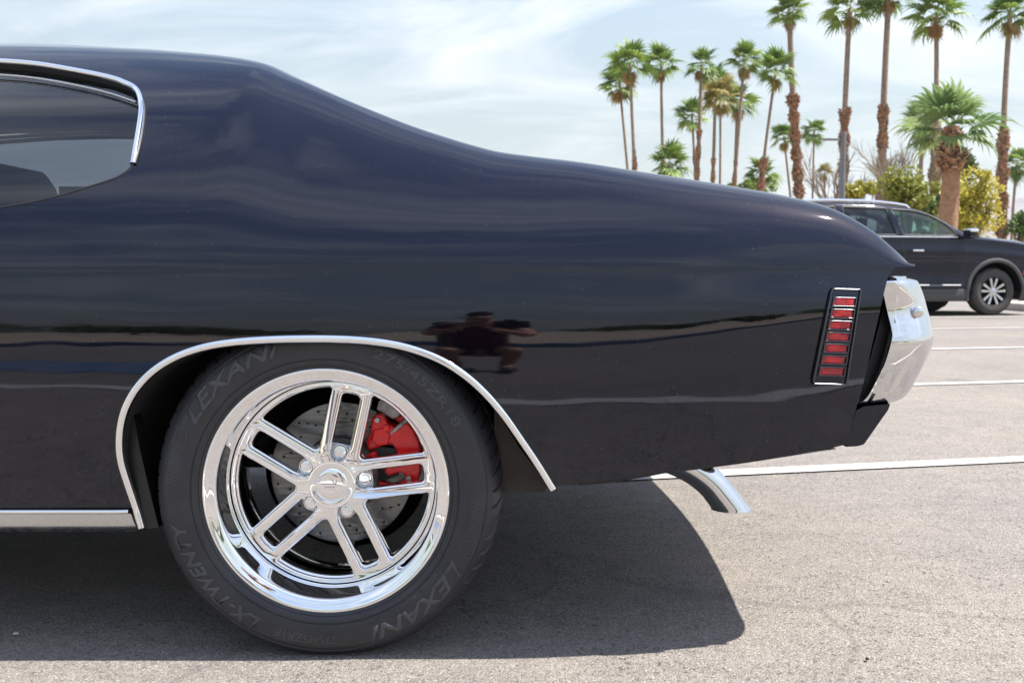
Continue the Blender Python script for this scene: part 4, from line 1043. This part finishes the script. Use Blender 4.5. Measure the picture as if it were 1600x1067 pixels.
    bm = bmesh.new(); q = np.array(loopuz([(.70, .98)])); c_ = S2(q[:, 0], q[:, 1])[0]; box(bm, tuple(c_), (.30, .05, .10), rot=Matrix.Rotation(R(14), 3, 'Y'), bevel=.02); bobj('headlight', bm, 'chrome', car2)
    # interior, underside
    bm = bmesh.new(); box(bm, (-1.7, HW, .42), (4.2, W-.35, .34)); box(bm, (.1, HW, .8), (1.0, W-.75, .55)); box(bm, (-3.3, HW, .8), (1.0, W-.6, .5)); bobj('floor_pan', bm, 'interior', car2)
    for us2, y_ in ((-1.55, .5), (-1.55, W-.5), (-2.55, .5), (-2.55, W-.5)):
        bm = bmesh.new(); box(bm, (us2, y_, 1.18), (.16, .5, .68), rot=Matrix.Rotation(R(-14), 3, 'Y'), bevel=.07); box(bm, (us2-.07, y_, 1.60), (.10, .27, .18), bevel=.04); box(bm, (us2+.25, y_, .86), (.5, .5, .18), bevel=.06); bobj('seat', bm, 'interior_grey', car2)
    bm = bmesh.new(); box(bm, (-.55, HW, 1.12), (.45, W-.4, .22), bevel=.05); bobj('dashboard', bm, 'interior', car2)
    bm = bmesh.new(); 
    me = bpy.data.meshes.new('steering_wheel'); V, F_ = lathe([(.185+.016*math.cos(a), .016*math.sin(a)) for a in np.linspace(0, 2*math.pi, 8, endpoint=False)], 24, None, True)
    sw = link('steering_wheel', pymesh('steering_wheel', V, F_), 'interior', car2, (-.98, .5, 1.22)); sw.rotation_euler = (0, R(0), R(-70))
    # bumper nose
    fr_ = np.linspace(0, 3, 24); E = S2(np.full(24, .92), fr_); E2 = mir(E)
    link('front_fascia', pymesh('front_fascia', np.vstack([E, E2]), [(i, i+1, 24+i+1, 24+i) for i in range(23)]), 'plastic_grey', car2)
    E = S2(np.full(24, -4.05), fr_); E2 = mir(E); link('tailgate', pymesh('tailgate', np.vstack([E, E2]), [(i, i+1, 24+i+1, 24+i) for i in range(23)]), 'suv_paint', car2)
    # wheels
    V, F_ = lathe([(.235, .02), (.25, .0), (.30, -.012), (.345, -.008), (.375, .01), (.392, .035), (.40, .07), (.40, .18), (.385, .225), (.33, .245), (.235, .23)], 72, None, disp=lambda r, y, ph: ((r-(.010 if r > .38 and (ph*30/math.pi) % 1 < .3 else 0)), y)); ty_ = pymesh('tyre', V, F_, angle=30); fixn(ty_); ty_.materials.append(M['suv_rubber'])
    V, F_ = lathe([(.24, .012), (.243, .002), (.236, .0), (.228, .012), (.222, .06), (.215, .2), (.0, .2)], 48, None); rm_ = pymesh('wheel', V, F_, angle=40); rm_.materials.append(M['satin_black'])
    bm = bmesh.new()
    for k in range(10):
        a = 2*math.pi*(k+.5)/10+(.05 if k % 2 else -.05)
        mt = Matrix.Rotation(a, 4, 'Y') @ Matrix.Translation((0, .035, .135)); r_ = bmesh.ops.create_cube(bm, size=1, matrix=mt @ Matrix.Diagonal((.030, .022, .18, 1)))
        for v in r_['verts']:
            l = Matrix.Rotation(-a, 4, 'Y') @ v.co
            if l.z > .15 and l.y < .03: l.x *= 1.5; l.y -= .012
            v.co = Matrix.Rotation(a, 4, 'Y') @ l
    sp_ = bpy.data.meshes.new('spokes'); bm.to_mesh(sp_); bm.free(); sp_.materials.append(M['satin_trim'])
    V, F_ = lathe([(.062, .05), (.060, .022), (.05, .016), (.0, .014)], 24, None); hb = pymesh('hub_cap', V, F_, angle=40); hb.materials.append(M['satin_trim'])
    for u, y, r_ in ((0, .045, 0), (-3.07, .045, 0), (0, W-.045, math.pi), (-3.07, W-.045, math.pi)):
        w_ = place('wheel', rm_, None, car2, (u, y, .40), r_); place('tyre', ty_, None, car2, (u, y, .40), r_); place('wheel_spokes', sp_, None, w_); place('hub_cap', hb, None, w_)
    for u in (0, -3.07):
        for s_ in (0, 1):
            bm = bmesh.new(); y0_ = .30 if not s_ else W-.30; bmesh.ops.create_cone(bm, cap_ends=False, segments=32, radius1=.50, radius2=.50, depth=.5, matrix=Matrix.Translation((u, y0_, .42)) @ Matrix.Rotation(R(90), 4, 'X'))
            for v in bm.verts: v.co.z = max(v.co.z, .42)
            bobj('wheel_liner', bm, 'well_black', car2)
m_rubber('suv_rubber', (.05, .048, .046), .8)
build_suv()

# ------------------------------------------------------------------ palms
def fan_leaf(seed, droop, n=17, spread=112, fold=.35):
    rg = random.Random(seed); V = []; F_ = []
    pl = .75; # petiole
    def pt(x, y, z): V.append((x, y, z)); return len(V)-1
    def bend(s): return -droop*(s**2)*.55
    a = [pt(0, -.02, 0), pt(0, .02, 0), pt(pl*.5, .018, bend(.25)), pt(pl*.5, -.018, bend(.25)), pt(pl, .016, bend(.45)), pt(pl, -.016, bend(.45))]
    F_ += [(a[0], a[1], a[2], a[3]), (a[3], a[2], a[4], a[5])]
    for k in range(n):
        th = R(-spread+2*spread*k/(n-1)+rg.uniform(-3, 3)); Ln = (.95-.32*abs(k-(n-1)/2)/((n-1)/2))*rg.uniform(.88, 1.1)
        d = np.array([math.cos(th), math.sin(th)]); pd = np.array([-d[1], d[0]]); base = np.array([pl, 0]); up_ = fold*abs(math.sin(th))
        w1 = .075*Ln; tipd = rg.uniform(.12, .42)
        def P_(s, o, dz): q = base+d*Ln*s+pd*o; return pt(q[0], q[1], bend((q[0]+.2)/1.9 if q[0] > 0 else 0)+up_*s*.35+dz)
        i0 = P_(0, 0, 0); i1 = P_(.5, w1, .0); i2 = P_(.5, -w1, .0); im = P_(.5, 0, .035)
        i3 = P_(.8, w1*.5, -tipd*.25); i4 = P_(.8, -w1*.5, -tipd*.25); i5 = P_(1.0, 0, -tipd)
        F_ += [(i0, im, i1), (i0, i2, im), (im, i3, i1), (im, i2, i4), (im, i4, i3), (i3, i4, i5)]
    return pymesh('leaf', V, F_, False)
leafs = {}
def leaf_mesh(kind, v):
    key = (kind, v)
    if key not in leafs:
        me = fan_leaf(v*13+5, [.35, .6, .9, 1.25][v % 4], fold=[.5, .35, .2, .1][v % 4]); me.materials.append(M[kind]); leafs[key] = me
    return leafs[key]
def feather_leaf():
    V = []; F_ = []
    for s in range(22):
        t = s/21; x = t*2.4; z = .9*t-1.5*t*t
        for sd in (-1, 1):
            ln = .55*math.sin(math.pi*(.12+.85*t)); i = len(V); V += [(x, 0, z), (x+.05, 0, z), (x+ln*.55, sd*ln*.8, z-.12)]; F_.append((i, i+1, i+2))
    me = pymesh('leaf', V, F_, False); me.materials.append(M['olive_bush']); return me
fl_me = feather_leaf()
def palm(top, base, wpx, crown='palm_leaf', trunk_px=None, boots=None, label='', group='slender fan palms beyond the parking lot', rw=3.3, name_=None, lscale=1.2, nleaf=30, boot_px=None, dead=.22, shag=None, name='palm_tree', boot_mat='palm_boot', trunk_mat='palm_trunk', low=False):
    Y = F*rw/wpx; rd = random.Random(int(top[0]*7+top[1]))
    tpp = at(top[0], top[1], Y); bp_ = at(base[0], base[1], Y); d = (tpp-bp_)/(tpp[2]-bp_[2]); b0 = bp_+d*(0.0-bp_[2])
    b0 = np.array(b0); b0[2] = 0
    nleaf = int(nleaf*rd.uniform(.8, 1.25)); cta, ctb = rd.uniform(-14, 14), rd.uniform(-10, 10); lscale *= rd.uniform(.9, 1.12)
    t = thing(name, label, 'palm tree', tuple(b0), 0, group)
    H = tpp[2]; ax = tpp-b0
    r_top = (trunk_px or 5)/2/F*Y; n = 14; hs = np.linspace(0, 1, 18)
    sway = rd.uniform(-.25, .25)
    ctr = lambda s: np.array([ax[0]*s+sway*math.sin(math.pi*s), ax[1]*s, H*s])
    V = []
    for s in hs:
        r_ = r_top*(1.35-.45*s+(.5*max(0, .06-s)/.06))
        c = ctr(s)
        for k in range(n): V.append((c[0]+r_*math.cos(2*math.pi*k/n), c[1]+r_*math.sin(2*math.pi*k/n), c[2]-(.15 if s == 0 else 0)))
    link('trunk', pymesh('trunk', V, [(i*n+k, i*n+(k+1) % n, (i+1)*n+(k+1) % n, (i+1)*n+k) for i in range(17) for k in range(n)]), trunk_mat, t)
    if boots:     # old leaf bases over a stretch of the trunk: boots=(row_top,row_bottom)
        z1 = CAMH+(at(top[0], boots[0], Y)[2]-CAMH); z0 = max(0, at(top[0], boots[1], Y)[2]); rb = boot_px/2/F*Y
        V = []; F_ = []; dz = max(.10, (z1-z0)/130); rowsn = int((z1-z0)/dz)
        for i in range(rowsn):
            z = z0+(z1-z0)*i/rowsn; c = ctr(z/H); rl = rb*(.82+.18*math.sin(i*.35+rd.random()))
            if i > rowsn*.9: rl *= 1.1
            m = 11
            for k in range(m):
                a = 2*math.pi*(k+.5*(i % 2))/m+rd.uniform(-.15, .15); u = np.array([math.cos(a), math.sin(a), 0]); v = np.array([-u[1], u[0], 0]); w_ = rl*rd.uniform(.28, .46); hh = dz*rd.uniform(1.5, 3.2); ou = rd.uniform(.9, 1.28)
                q = c+u*rl*.62; j = len(V); tip = c+u*rl*ou+np.array([0, 0, hh*rd.choice((1, 1, -.4))])
                V += [q-v*w_, q+v*w_, tip+v*w_*.35, tip-v*w_*.35, q+np.array([0, 0, hh*.75])]; F_ += [(j, j+1, j+2, j+3), (j, j+3, j+4), (j+1, j+4, j+2)]
        o = link('leaf_bases', pymesh('leaf_bases', V, F_, False), boot_mat, t); o['kind'] = 'stuff'
    sc_ = rw/3.5
    if crown == 'feather':
        for k in range(26):
            o = link('leaf', fl_me, None, t, tuple(ctr(1))); o.rotation_euler = (0, R(-rd.uniform(5, 80)), R(k*137.5)); o.scale = (sc_,)*3
        return t
    for k in range(nleaf):
        f = (k+.5)/nleaf; el = 82-(128 if name_ is None else name_)*f+rd.uniform(-10, 10); isdead = f > 1-dead
        kind = crown
        if isdead: kind = 'palm_leaf_dry' if rd.random() < .6 else 'palm_leaf_yellow'; el = -50-35*rd.random()
        v = (0 if el > 45 else 1 if el > 10 else 2 if el > -25 else 3)
        o = link('leaf', leaf_mesh(kind, v+4*rd.randint(0, 1)), None, t, tuple(ctr(1)+np.array([0, 0, -.35*f])))
        az = k*137.5+rd.uniform(-25, 25); o.rotation_euler = (R(rd.uniform(-35, 35)), R(-el-cta*math.cos(R(az))-ctb*math.sin(R(az))), R(az)); q = sc_*lscale*rd.uniform(.85, 1.25)*(1 if not isdead else .62); o.scale = (q, q, q)
    return t
PAL = [
 ((968, 132), (980, 266), 56, dict(trunk_px=4, label='slender fan palm at far left of the row, lowest crown of the left pair')),
 ((984, 100), (993, 268), 64, dict(trunk_px=5, boots=(238, 268), boot_px=9, label='fan palm second from left in the row, above its lower neighbour')),
 ((1033, 100), (1041, 275), 60, dict(trunk_px=4.5, boots=(228, 275), boot_px=9, label='lone slender fan palm third from left, clear sky on both sides')),
 ((1096, 102), (1085, 281), 60, dict(trunk_px=5.5, boots=(205, 281), boot_px=9, label='fan palm leaning right with a round crown over a smaller yellowing palm')),
 ((1118, 130), (1113, 284), 52, dict(trunk_px=5, boots=(250, 284), boot_px=8, dead=.35, label='fan palm with a ragged orange-tinged crown in the middle cluster')),
 ((1163, 95), (1147, 291), 64, dict(trunk_px=5, boots=(255, 291), boot_px=8, dead=.3, label='tallest palm of the middle cluster, orange dead fronds under its crown')),
 ((1212, 112), (1192, 299), 60, dict(trunk_px=4.5, boots=(250, 299), boot_px=14, label='right-leaning fan palm just left of the shaggy tall trunk')),
 ((1233, 20), (1251, 308), 52, dict(trunk_px=9, boots=(150, 308), boot_px=19, nleaf=30, label='left-leaning tall palm with shaggy trunk, nearest the row of slender palms')),
 ((1081, 182), (1087, 280), 44, dict(trunk_px=4, boots=(235, 280), boot_px=7, label='short fan palm with a yellowing tuft, tucked below the leaning palm')),
 ((1125, 152), (1122, 286), 56, dict(trunk_px=3.5, crown='palm_leaf_yellow', label='yellow-green palm behind the middle cluster')),
 ((1152, 160), (1149, 290), 54, dict(trunk_px=4, label='pale fan palm standing behind the tallest cluster palm')),
 ((1045, 255), (1043, 290), 66, dict(trunk_px=6, nleaf=26, dead=.05, label='low bushy palm rising behind the rear fender, left one')),
 ((1189, 272), (1188, 305), 48, dict(trunk_px=6, nleaf=26, dead=.05, label='low bushy palm behind the rear fender, under the right-leaning palm')),
 ((1225, 215), (1234, 306), 46, dict(trunk_px=3.5, dead=.35, label='small fan palm with tan lower fronds beside the shaggy leaning trunk')),
 ((1272, 205), (1270, 313), 42, dict(trunk_px=3, dead=.08, label='small neat dark green palm on a very thin straight trunk')),
 ((1288, 270), (1287, 315), 30, dict(trunk_px=3, crown='palm_leaf_yellow', dead=.4, label='smallest yellow-tan palm far away above the SUV')),
 ((1328, 12), (1322, 314), 76, dict(trunk_px=8, boots=(172, 314), boot_px=18, label='tall palm with shaggy lower trunk beside the lamp post')),
 ((1389, -14), (1378, 318), 76, dict(trunk_px=9, boots=(165, 318), boot_px=18, label='tall palm, crown cut by the top of the frame, right of the lamp post')),
 ((1463, 22), (1455, 335), 88, dict(trunk_px=7, boots=(195, 335), boot_px=20, boot_mat='palm_boot_pale', label='tall palm rising from behind the short thick palm')),
 ((1578, 20), (1568, 372), 80, dict(trunk_px=8, boots=(200, 372), boot_px=20, label='tall palm with shaggy trunk at the right edge of the view')),
 ((1589, 255), (1583, 374), 52, dict(trunk_px=4, nleaf=26, dead=.05, label='small dark palm behind the rightmost tall trunk')),
 ((1441, 190), (1436, 328), 62, dict(trunk_px=6, crown='palm_leaf_pale', dead=.05, label='pale green palm on a bare tan trunk left of the short thick palm')),
]
for top, base, wpx, kw in PAL: palm(top, base, wpx, **kw)
# the short thick palm with a skirt of cut leaf bases
big = palm((1487, 198), (1475, 352), 134, crown='palm_leaf_pale', trunk_px=25, boots=(205, 268), boot_px=42, label='short thick palm with red-brown trunk, shaggy collar of cut leaf bases', group=None, rw=3.7, nleaf=20, name_=96, lscale=1.05, dead=.0, trunk_mat='palm_trunk_red', boot_mat='palm_boot')
palm((1378, 290), (1378, 318), 75, crown='feather', trunk_px=8, label='low feathery date palm in front of the yellow shrubs', group=None, rw=3.4, name='date_palm')

# ------------------------------------------------------------------ shrubs, bare tree, lamp post
def bush(name, px, py, wpx, hpx, Y, mat, label, cat='tree', n=2600, group=None, leafs_=.11, trunk=True):
    c = at(px, py, Y); w_ = wpx/F*Y; h_ = hpx/F*Y; t = thing(name, label, cat, (c[0], c[1], 0), 0, group); rg_ = np.random.default_rng(int(px*3+py))
    nb = 44; cen = rg_.normal(0, 1, (nb, 3)); cen /= np.linalg.norm(cen, axis=1)[:, None]; cen *= rg_.uniform(.25, 1.2, (nb, 1))
    cen = cen*np.array([w_/2, w_/2.4, h_/2])*.8
    rad = rg_.uniform(.09, .26, nb)*min(w_, h_)
    V = []; F_ = []
    for i in range(n):
        b = rg_.integers(nb); d = rg_.normal(0, 1, 3); d /= np.linalg.norm(d); p = cen[b]+d*rad[b]*rg_.uniform(.5, 1.05)+np.array([0, 0, c[2]])
        a = rg_.normal(0, 1, 3); a /= np.linalg.norm(a); bb = np.cross(a, rg_.normal(0, 1, 3)); bb /= np.linalg.norm(bb); s = leafs_*rg_.uniform(.6, 1.4)
        j = len(V); V += [p-a*s, p+bb*s*.5, p+a*s, p-bb*s*.5]; F_.append((j, j+1, j+2, j+3))
    link('crown', pymesh('crown', V, F_, False), mat, t)
    if trunk:
        for k in range(5):
            e = cen[k]+np.array([0, 0, c[2]]); pth = spline([(0, 0, 0), (e[0]*.2, e[1]*.2, c[2]*.4), tuple(e)], 4); sweep('trunk', pth, (1, .2, 0), circ(.09*h_/3, 6), 'bark', t)
    return t
bush('palo_verde_tree', 1510, 318, 90, 115, 48, 'yellow_bush', 'bright yellow flowering tree right of the short thick palm', n=6000)
bush('palo_verde_tree', 1420, 302, 90, 75, 50, 'yellow_bush', 'yellow flowering tree between the feathery palm and the short thick palm', n=5000)
bush('palo_verde_tree', 1342, 300, 60, 32, 52, 'yellow_bush', 'low yellow shrub tree beside the lamp post', n=2200)
bush('leafy_tree', 1505, 262, 44, 55, 56, 'olive_bush', 'loose green tree rising behind the yellow one right of the thick palm', n=1700, leafs_=.13)
bush('leafy_tree', 1440, 325, 70, 50, 56, 'green_bush', 'green tree low between the tan trunk and the thick palm', n=2600)
bush('leafy_tree', 1595, 355, 36, 55, 60, 'green_bush', 'green bush at the right edge behind the SUV bonnet', n=2200)
bush('leafy_tree', 1160, 300, 120, 30, 95, 'green_bush', 'low green treetops just above the rear fender', n=2200, leafs_=.2)
# far hedge line that closes the view under the palms
bush('hedge', 1350, 385, 700, 60, 66, 'olive_bush', 'long low hedge beyond the parking lot behind the SUV', cat='hedge', n=9000, leafs_=.22, trunk=False)
def bare_tree(px, top, base, Y, label, seed):
    rd = random.Random(seed); b = at(px, base, Y); h_ = at(px, top, Y)[2]; t = thing('bare_tree', label, 'tree', (b[0], b[1], 0), 0, 'bare trees behind the tall palms')
    V = []; F_ = []
    def br(p, d, L, r_, lv):
        q = p+d*L; n = 4; u = np.cross(d, [0.3, .9, .1]); u /= np.linalg.norm(u); v = np.cross(d, u); s = len(V)
        for c, rr_ in ((p, r_), (q, r_*.6)):
            for k in range(n): V.append(c+rr_*(u*math.cos(k*math.pi/2)+v*math.sin(k*math.pi/2)))
        F_.extend([(s+k, s+(k+1) % n, s+n+(k+1) % n, s+n+k) for k in range(n)])
        if lv:
            for _ in range(4 if lv > 1 else 5):
                nd = d+np.array([rd.uniform(-.6, .6), rd.uniform(-.6, .6), rd.uniform(-.05, .35)]); nd /= np.linalg.norm(nd); br(p+d*L*rd.uniform(.5, 1), nd, L*rd.uniform(.55, .85), r_*.55, lv-1)
    br(np.array([0, 0, 0.0]), np.array([0, 0, 1.0]), h_*.42, .14, 4)
    link('branches', pymesh('branches', V, F_, False), 'bark', t)
bare_tree(1305, 240, 330, 60, 'bare twiggy tree left of the lamp post palm', 3); bare_tree(1415, 215, 330, 58, 'bare twiggy tree behind the pale green palm', 8)
lp0 = ground(1318, 475); Yl = 42; lp1 = at(1318, 222, Yl)
post = thing('lamp_post', 'grey parking-lot lamp post with a flat arm pointing left, beside the tall palm', 'lamp post', (lp1[0], Yl, 0))
bm = bmesh.new(); bmesh.ops.create_cone(bm, cap_ends=True, segments=16, radius1=.14, radius2=.10, depth=lp1[2]+.4, matrix=Matrix.Translation((0, 0, (lp1[2]+.4)/2))); bobj('post', bm, 'pole_paint', post)
bm = bmesh.new(); box(bm, (-.55, 0, lp1[2]+.1), (.7, .3, .08), bevel=.03); box(bm, (-.15, 0, lp1[2]+.1), (.4, .06, .06)); bobj('lamp_head', bm, 'pole_paint', post)

# ------------------------------------------------------------------ mountains
def mountains():
    nx, ny = 160, 14; Y0 = 4200; V = []
    prof_ = pchip([-6000, -2000, 800, 1500, 1900, 2150, 2300, 2600, 3400, 6000], [160, 200, 240, 300, 365, 385, 378, 362, 420, 300])
    rg_ = random.Random(5); ph = [(rg_.uniform(0, 6), rg_.uniform(.004, .03), rg_.uniform(3, 14)) for _ in range(9)]
    for j in range(ny):
        s = j/(ny-1)
        for i in range(nx):
            x = -6000+12000*i/(nx-1); h_ = float(prof_(x))*math.sin(s*math.pi/2)**.8+sum(a*math.sin(x*f+p+s*3*f*200) for p, f, a in ph)*s
            V.append((x, Y0+1500*s, max(-5, h_) if j else -30))
    return pymesh('hills', V, [(j*nx+i, j*nx+i+1, (j+1)*nx+i+1, (j+1)*nx+i) for j in range(ny-1) for i in range(nx-1)])
struct(link('hills', mountains(), 'mountain'))

# kerbed island beside the SUV's nose
ip = ground(1590, 487)
bm = bmesh.new(); box(bm, (ip[0]+4.2, ip[1]+.9, .06), (8.0, 1.6, .16), bevel=.02); o = struct(bobj('kerb', bm, 'concrete'))

# pebbles on the asphalt
def pebble(px, py, r_, label, mat='pebble_stone', group=None):
    g_ = ground(px, py); bm = bmesh.new(); bmesh.ops.create_icosphere(bm, subdivisions=2, radius=r_, matrix=Matrix.Translation((0, 0, r_*.45)) @ Matrix.Diagonal((1.25, .95, .6, 1)))
    rd = random.Random(px)
    for v in bm.verts: v.co += Vector((rd.uniform(-1, 1), rd.uniform(-1, 1), rd.uniform(-.4, .6)))*r_*.14
    o = bobj('pebble', bm, mat); o.location = g_; o.rotation_euler = (0, 0, px); tag(o, label, 'pebble', group)
pebble(25, 991, .0055, 'small cream pebble on the shaded asphalt at the lower left corner')
pebble(919, 792, .0050, 'pale pebble on shaded asphalt under the tail, right of the tyre', group='pale pebbles in the shade'); pebble(905, 776, .004, 'pale chip on shaded asphalt just behind the larger one under the tail', group='pale pebbles in the shade')
pebble(1355, 1030, .004, 'dark stone chip on sunlit asphalt at the lower right', 'satin_black')

# ------------------------------------------------------------------ what stands behind the camera and shows in the paint
for i, (x, y, w_, h_, mt, lb) in enumerate([(-15, -40, 12, 2.4, 'olive_bush', 'dark tree across the lot behind the photographer, left'), (-34, -46, 22, 3.0, 'olive_bush', 'wide dark tree across the lot behind the photographer, far left'),
        (9, -46, 12, 1.8, 'green_bush', 'low tree across the lot behind the photographer, right'), (19, -40, 10, 2.6, 'olive_bush', 'taller tree across the lot behind the photographer, right'), (34, -40, 16, 3.8, 'green_bush', 'broad tree across the lot behind the photographer, far right')]):
    t = thing('shade_tree', lb, 'tree', (x, y, 0)); rg_ = np.random.default_rng(i); V = []; F_ = []
    for k in range(2500):
        d = rg_.normal(0, 1, 3); d /= np.linalg.norm(d); p = d*np.array([w_/2, w_/3, h_/2])*rg_.uniform(.6, 1)*(1+.15*math.sin(d[0]*7+i))+np.array([0, 0, h_*.62]); a = rg_.normal(0, 1, 3)*.22; b = rg_.normal(0, 1, 3)*.16; j = len(V); V += [p, p+a, p+a+b, p+b]; F_.append((j, j+1, j+2, j+3))
    link('crown', pymesh('crown', V, F_, False), mt, t); sweep('trunk', spline([(0, 0, 0), (.1, 0, h_*.3), (0, .1, h_*.6)], 4), (1, 0, 0), circ(.18, 8), 'bark', t)
bp2 = thing('bollard', 'dark post standing left of the photographer, mirrored in the paint', 'post', (-.50, -3.4, 0))
bm = bmesh.new(); bmesh.ops.create_cone(bm, cap_ends=True, segments=16, radius1=.055, radius2=.055, depth=1.0, matrix=Matrix.Translation((0, 0, .5))); bobj('post', bm, 'satin_black', bp2)
bm = bmesh.new(); bmesh.ops.create_uvsphere(bm, u_segments=16, v_segments=8, radius=.09, matrix=Matrix.Translation((0, 0, 1.0))); bobj('post_cap', bm, 'satin_black', bp2)
# ------------------------------------------------------------------ the photographer, crouching behind the camera (seen mirrored in the paint)
simple('skin', (.46, .24, .16), .55, vary=.08); simple('shirt', (.10, .022, .020), .9, vary=.2); simple('shorts', (.02, .02, .025), .9, vary=.2)
simple('shoe', (.03, .03, .035), .7, vary=.3); simple('hair', (.02, .014, .01), .7, vary=.3); simple('shoe_sole', (.6, .6, .58), .7, vary=.05)
def skinmesh(name, verts, edges, radii, mat, parent, sub=2, root=0):
    me = bpy.data.meshes.new(name); me.from_pydata(verts, edges, []); o = bpy.data.objects.new(name, me); COL.objects.link(o)
    m = o.modifiers.new('s', 'SKIN'); m.use_smooth_shade = True
    me.skin_vertices[0].data[root].use_root = True
    for i, r in enumerate(radii): me.skin_vertices[0].data[i].radius = (r, r) if not isinstance(r, tuple) else r
    s = o.modifiers.new('u', 'SUBSURF'); s.levels = sub; s.render_levels = sub
    ev = bpy.data.meshes.new_from_object(o.evaluated_get(bpy.context.evaluated_depsgraph_get())); bpy.data.objects.remove(o)
    ev.polygons.foreach_set('use_smooth', [True]*len(ev.polygons)); return link(name, ev, mat, parent)
pp = thing('person', 'crouching photographer in dark red shirt and black shorts, mirrored in the black paint', 'person', (-.14, -.66, 0))
pv = [(0, -.16, .34), (0, -.06, .50), (0, .06, .68), (0, .14, .82), (0, .17, .90), (0, .20, .97), (0, .22, 1.04)]; pe = [(i, i+1) for i in range(6)]; pr = [(.15, .12), (.135, .105), (.15, .11), (.13, .09), .055, .085, .07]
for s in (-1, 1):
    b = len(pv); pv += [(s*.10, -.15, .33), (s*.16, .24, .46), (s*.165, .20, .42), (s*.12, .02, .10), (s*.13, .12, .045), (s*.14, .20, .03)]; pe += [(0, b), (b, b+1), (b+1, b+2), (b+2, b+3), (b+3, b+4), (b+4, b+5)]; pr += [.09, .062, .058, .038, .036, .026]
    b = len(pv); pv += [(s*.16, .12, .84), (s*.235, .25, .66), (s*.17, .40, .71), (s*.085, .48, .755)]; pe += [(3, b), (b, b+1), (b+1, b+2), (b+2, b+3)]; pr += [.062, .042, .034, .026]
skinmesh('body', pv, pe, pr, 'skin', pp)
for s in (-1, 1):
    for k in range(4): skinmesh('finger', [(s*.085, .475, .755-.018*k+.03), (s*.10, .515, .76-.018*k+.03), (s*.085, .54, .757-.018*k+.03), (s*.06, .545, .755-.018*k+.03)], [(0, 1), (1, 2), (2, 3)], [.0095, .009, .0085, .007], 'skin', pp, 1)
    skinmesh('thumb', [(s*.08, .47, .76), (s*.055, .475, .785), (s*.035, .49, .785)], [(0, 1), (1, 2)], [.011, .010, .008], 'skin', pp, 1)
    skinmesh('shoe', [(s*.12, .0, .055), (s*.13, .10, .045), (s*.14, .20, .035), (s*.14, .24, .033)], [(0, 1), (1, 2), (2, 3)], [(.045, .05), (.045, .042), (.048, .03), (.035, .024)], 'shoe', pp)
    skinmesh('shorts_leg', [(s*.09, -.16, .34), (s*.12, 0, .40), (s*.14, .12, .435)], [(0, 1), (1, 2)], [.115, .098, .092], 'shorts', pp)
    skinmesh('sleeve', [(s*.12, .11, .84), (s*.175, .15, .79), (s*.205, .20, .735)], [(0, 1), (1, 2)], [.08, .072, .06], 'shirt', pp)
skinmesh('shirt', [(0, -.16, .38), (0, -.06, .52), (0, .06, .68), (0, .135, .82), (0, .15, .86)], [(0, 1), (1, 2), (2, 3), (3, 4)], [(.165, .135), (.155, .125), (.172, .13), (.15, .105), (.09, .07)], 'shirt', pp)
skinmesh('hair', [(0, .17, 1.02), (0, .20, 1.08), (0, .24, 1.09)], [(0, 1), (1, 2)], [.082, .08, .06], 'hair', pp)
V, F_ = lathe([(.017, -.01), (.008, .0), (.006, .012), (.0002, .016)], 10, None); skinmesh('nose', [(0, .29, 1.0), (0, .312, .985)], [(0, 1)], [.012, .013], 'skin', pp, 1)
for s in (-1, 1):
    skinmesh('ear', [(s*.085, .20, .99), (s*.093, .195, 1.01)], [(0, 1)], [.014, .016], 'skin', pp, 1)
    bm = bmesh.new(); bmesh.ops.create_uvsphere(bm, u_segments=10, v_segments=8, radius=.012, matrix=Matrix.Translation((s*.032, .287, 1.012))); bobj('eye', bm, 'hair', pp)
skinmesh('mouth', [(-.02, .288, .955), (.02, .288, .955)], [(0, 1)], [.006, .006], 'shirt', pp, 1)
pp.scale = (.92, .92, .92)
ph = thing('photo_camera', 'black camera held at chest height in both hands of the crouching photographer', 'camera', (0, -.12, .76))
bm = bmesh.new(); box(bm, (0, 0, 0), (.135, .055, .095), bevel=.01); box(bm, (0, 0, .055), (.05, .05, .03), bevel=.008); bobj('camera_body', bm, 'satin_black', ph)
bm = bmesh.new(); bmesh.ops.create_cone(bm, cap_ends=True, segments=24, radius1=.036, radius2=.034, depth=.06, matrix=Matrix.Translation((0, .052, 0)) @ Matrix.Rotation(R(90), 4, 'X')); bobj('lens_barrel', bm, 'satin_black', ph)

# ------------------------------------------------------------------ air
bm = bmesh.new(); box(bm, (0, 2800, 245), (13000, 9000, 500)); 
hz_ = bobj('haze', bm, None); hz_['kind'] = 'stuff'
mh = bpy.data.materials.new('haze'); mh.use_nodes = True; th_ = mh.node_tree; th_.nodes.clear()
pvn = th_.nodes.new('ShaderNodeVolumePrincipled'); pvn.inputs['Density'].default_value = .00009; pvn.inputs['Color'].default_value = (.86, .90, 1, 1); pvn.inputs['Anisotropy'].default_value = .2
oo = th_.nodes.new('ShaderNodeOutputMaterial'); th_.links.new(pvn.outputs[0], oo.inputs['Volume']); hz_.data.materials.append(mh)
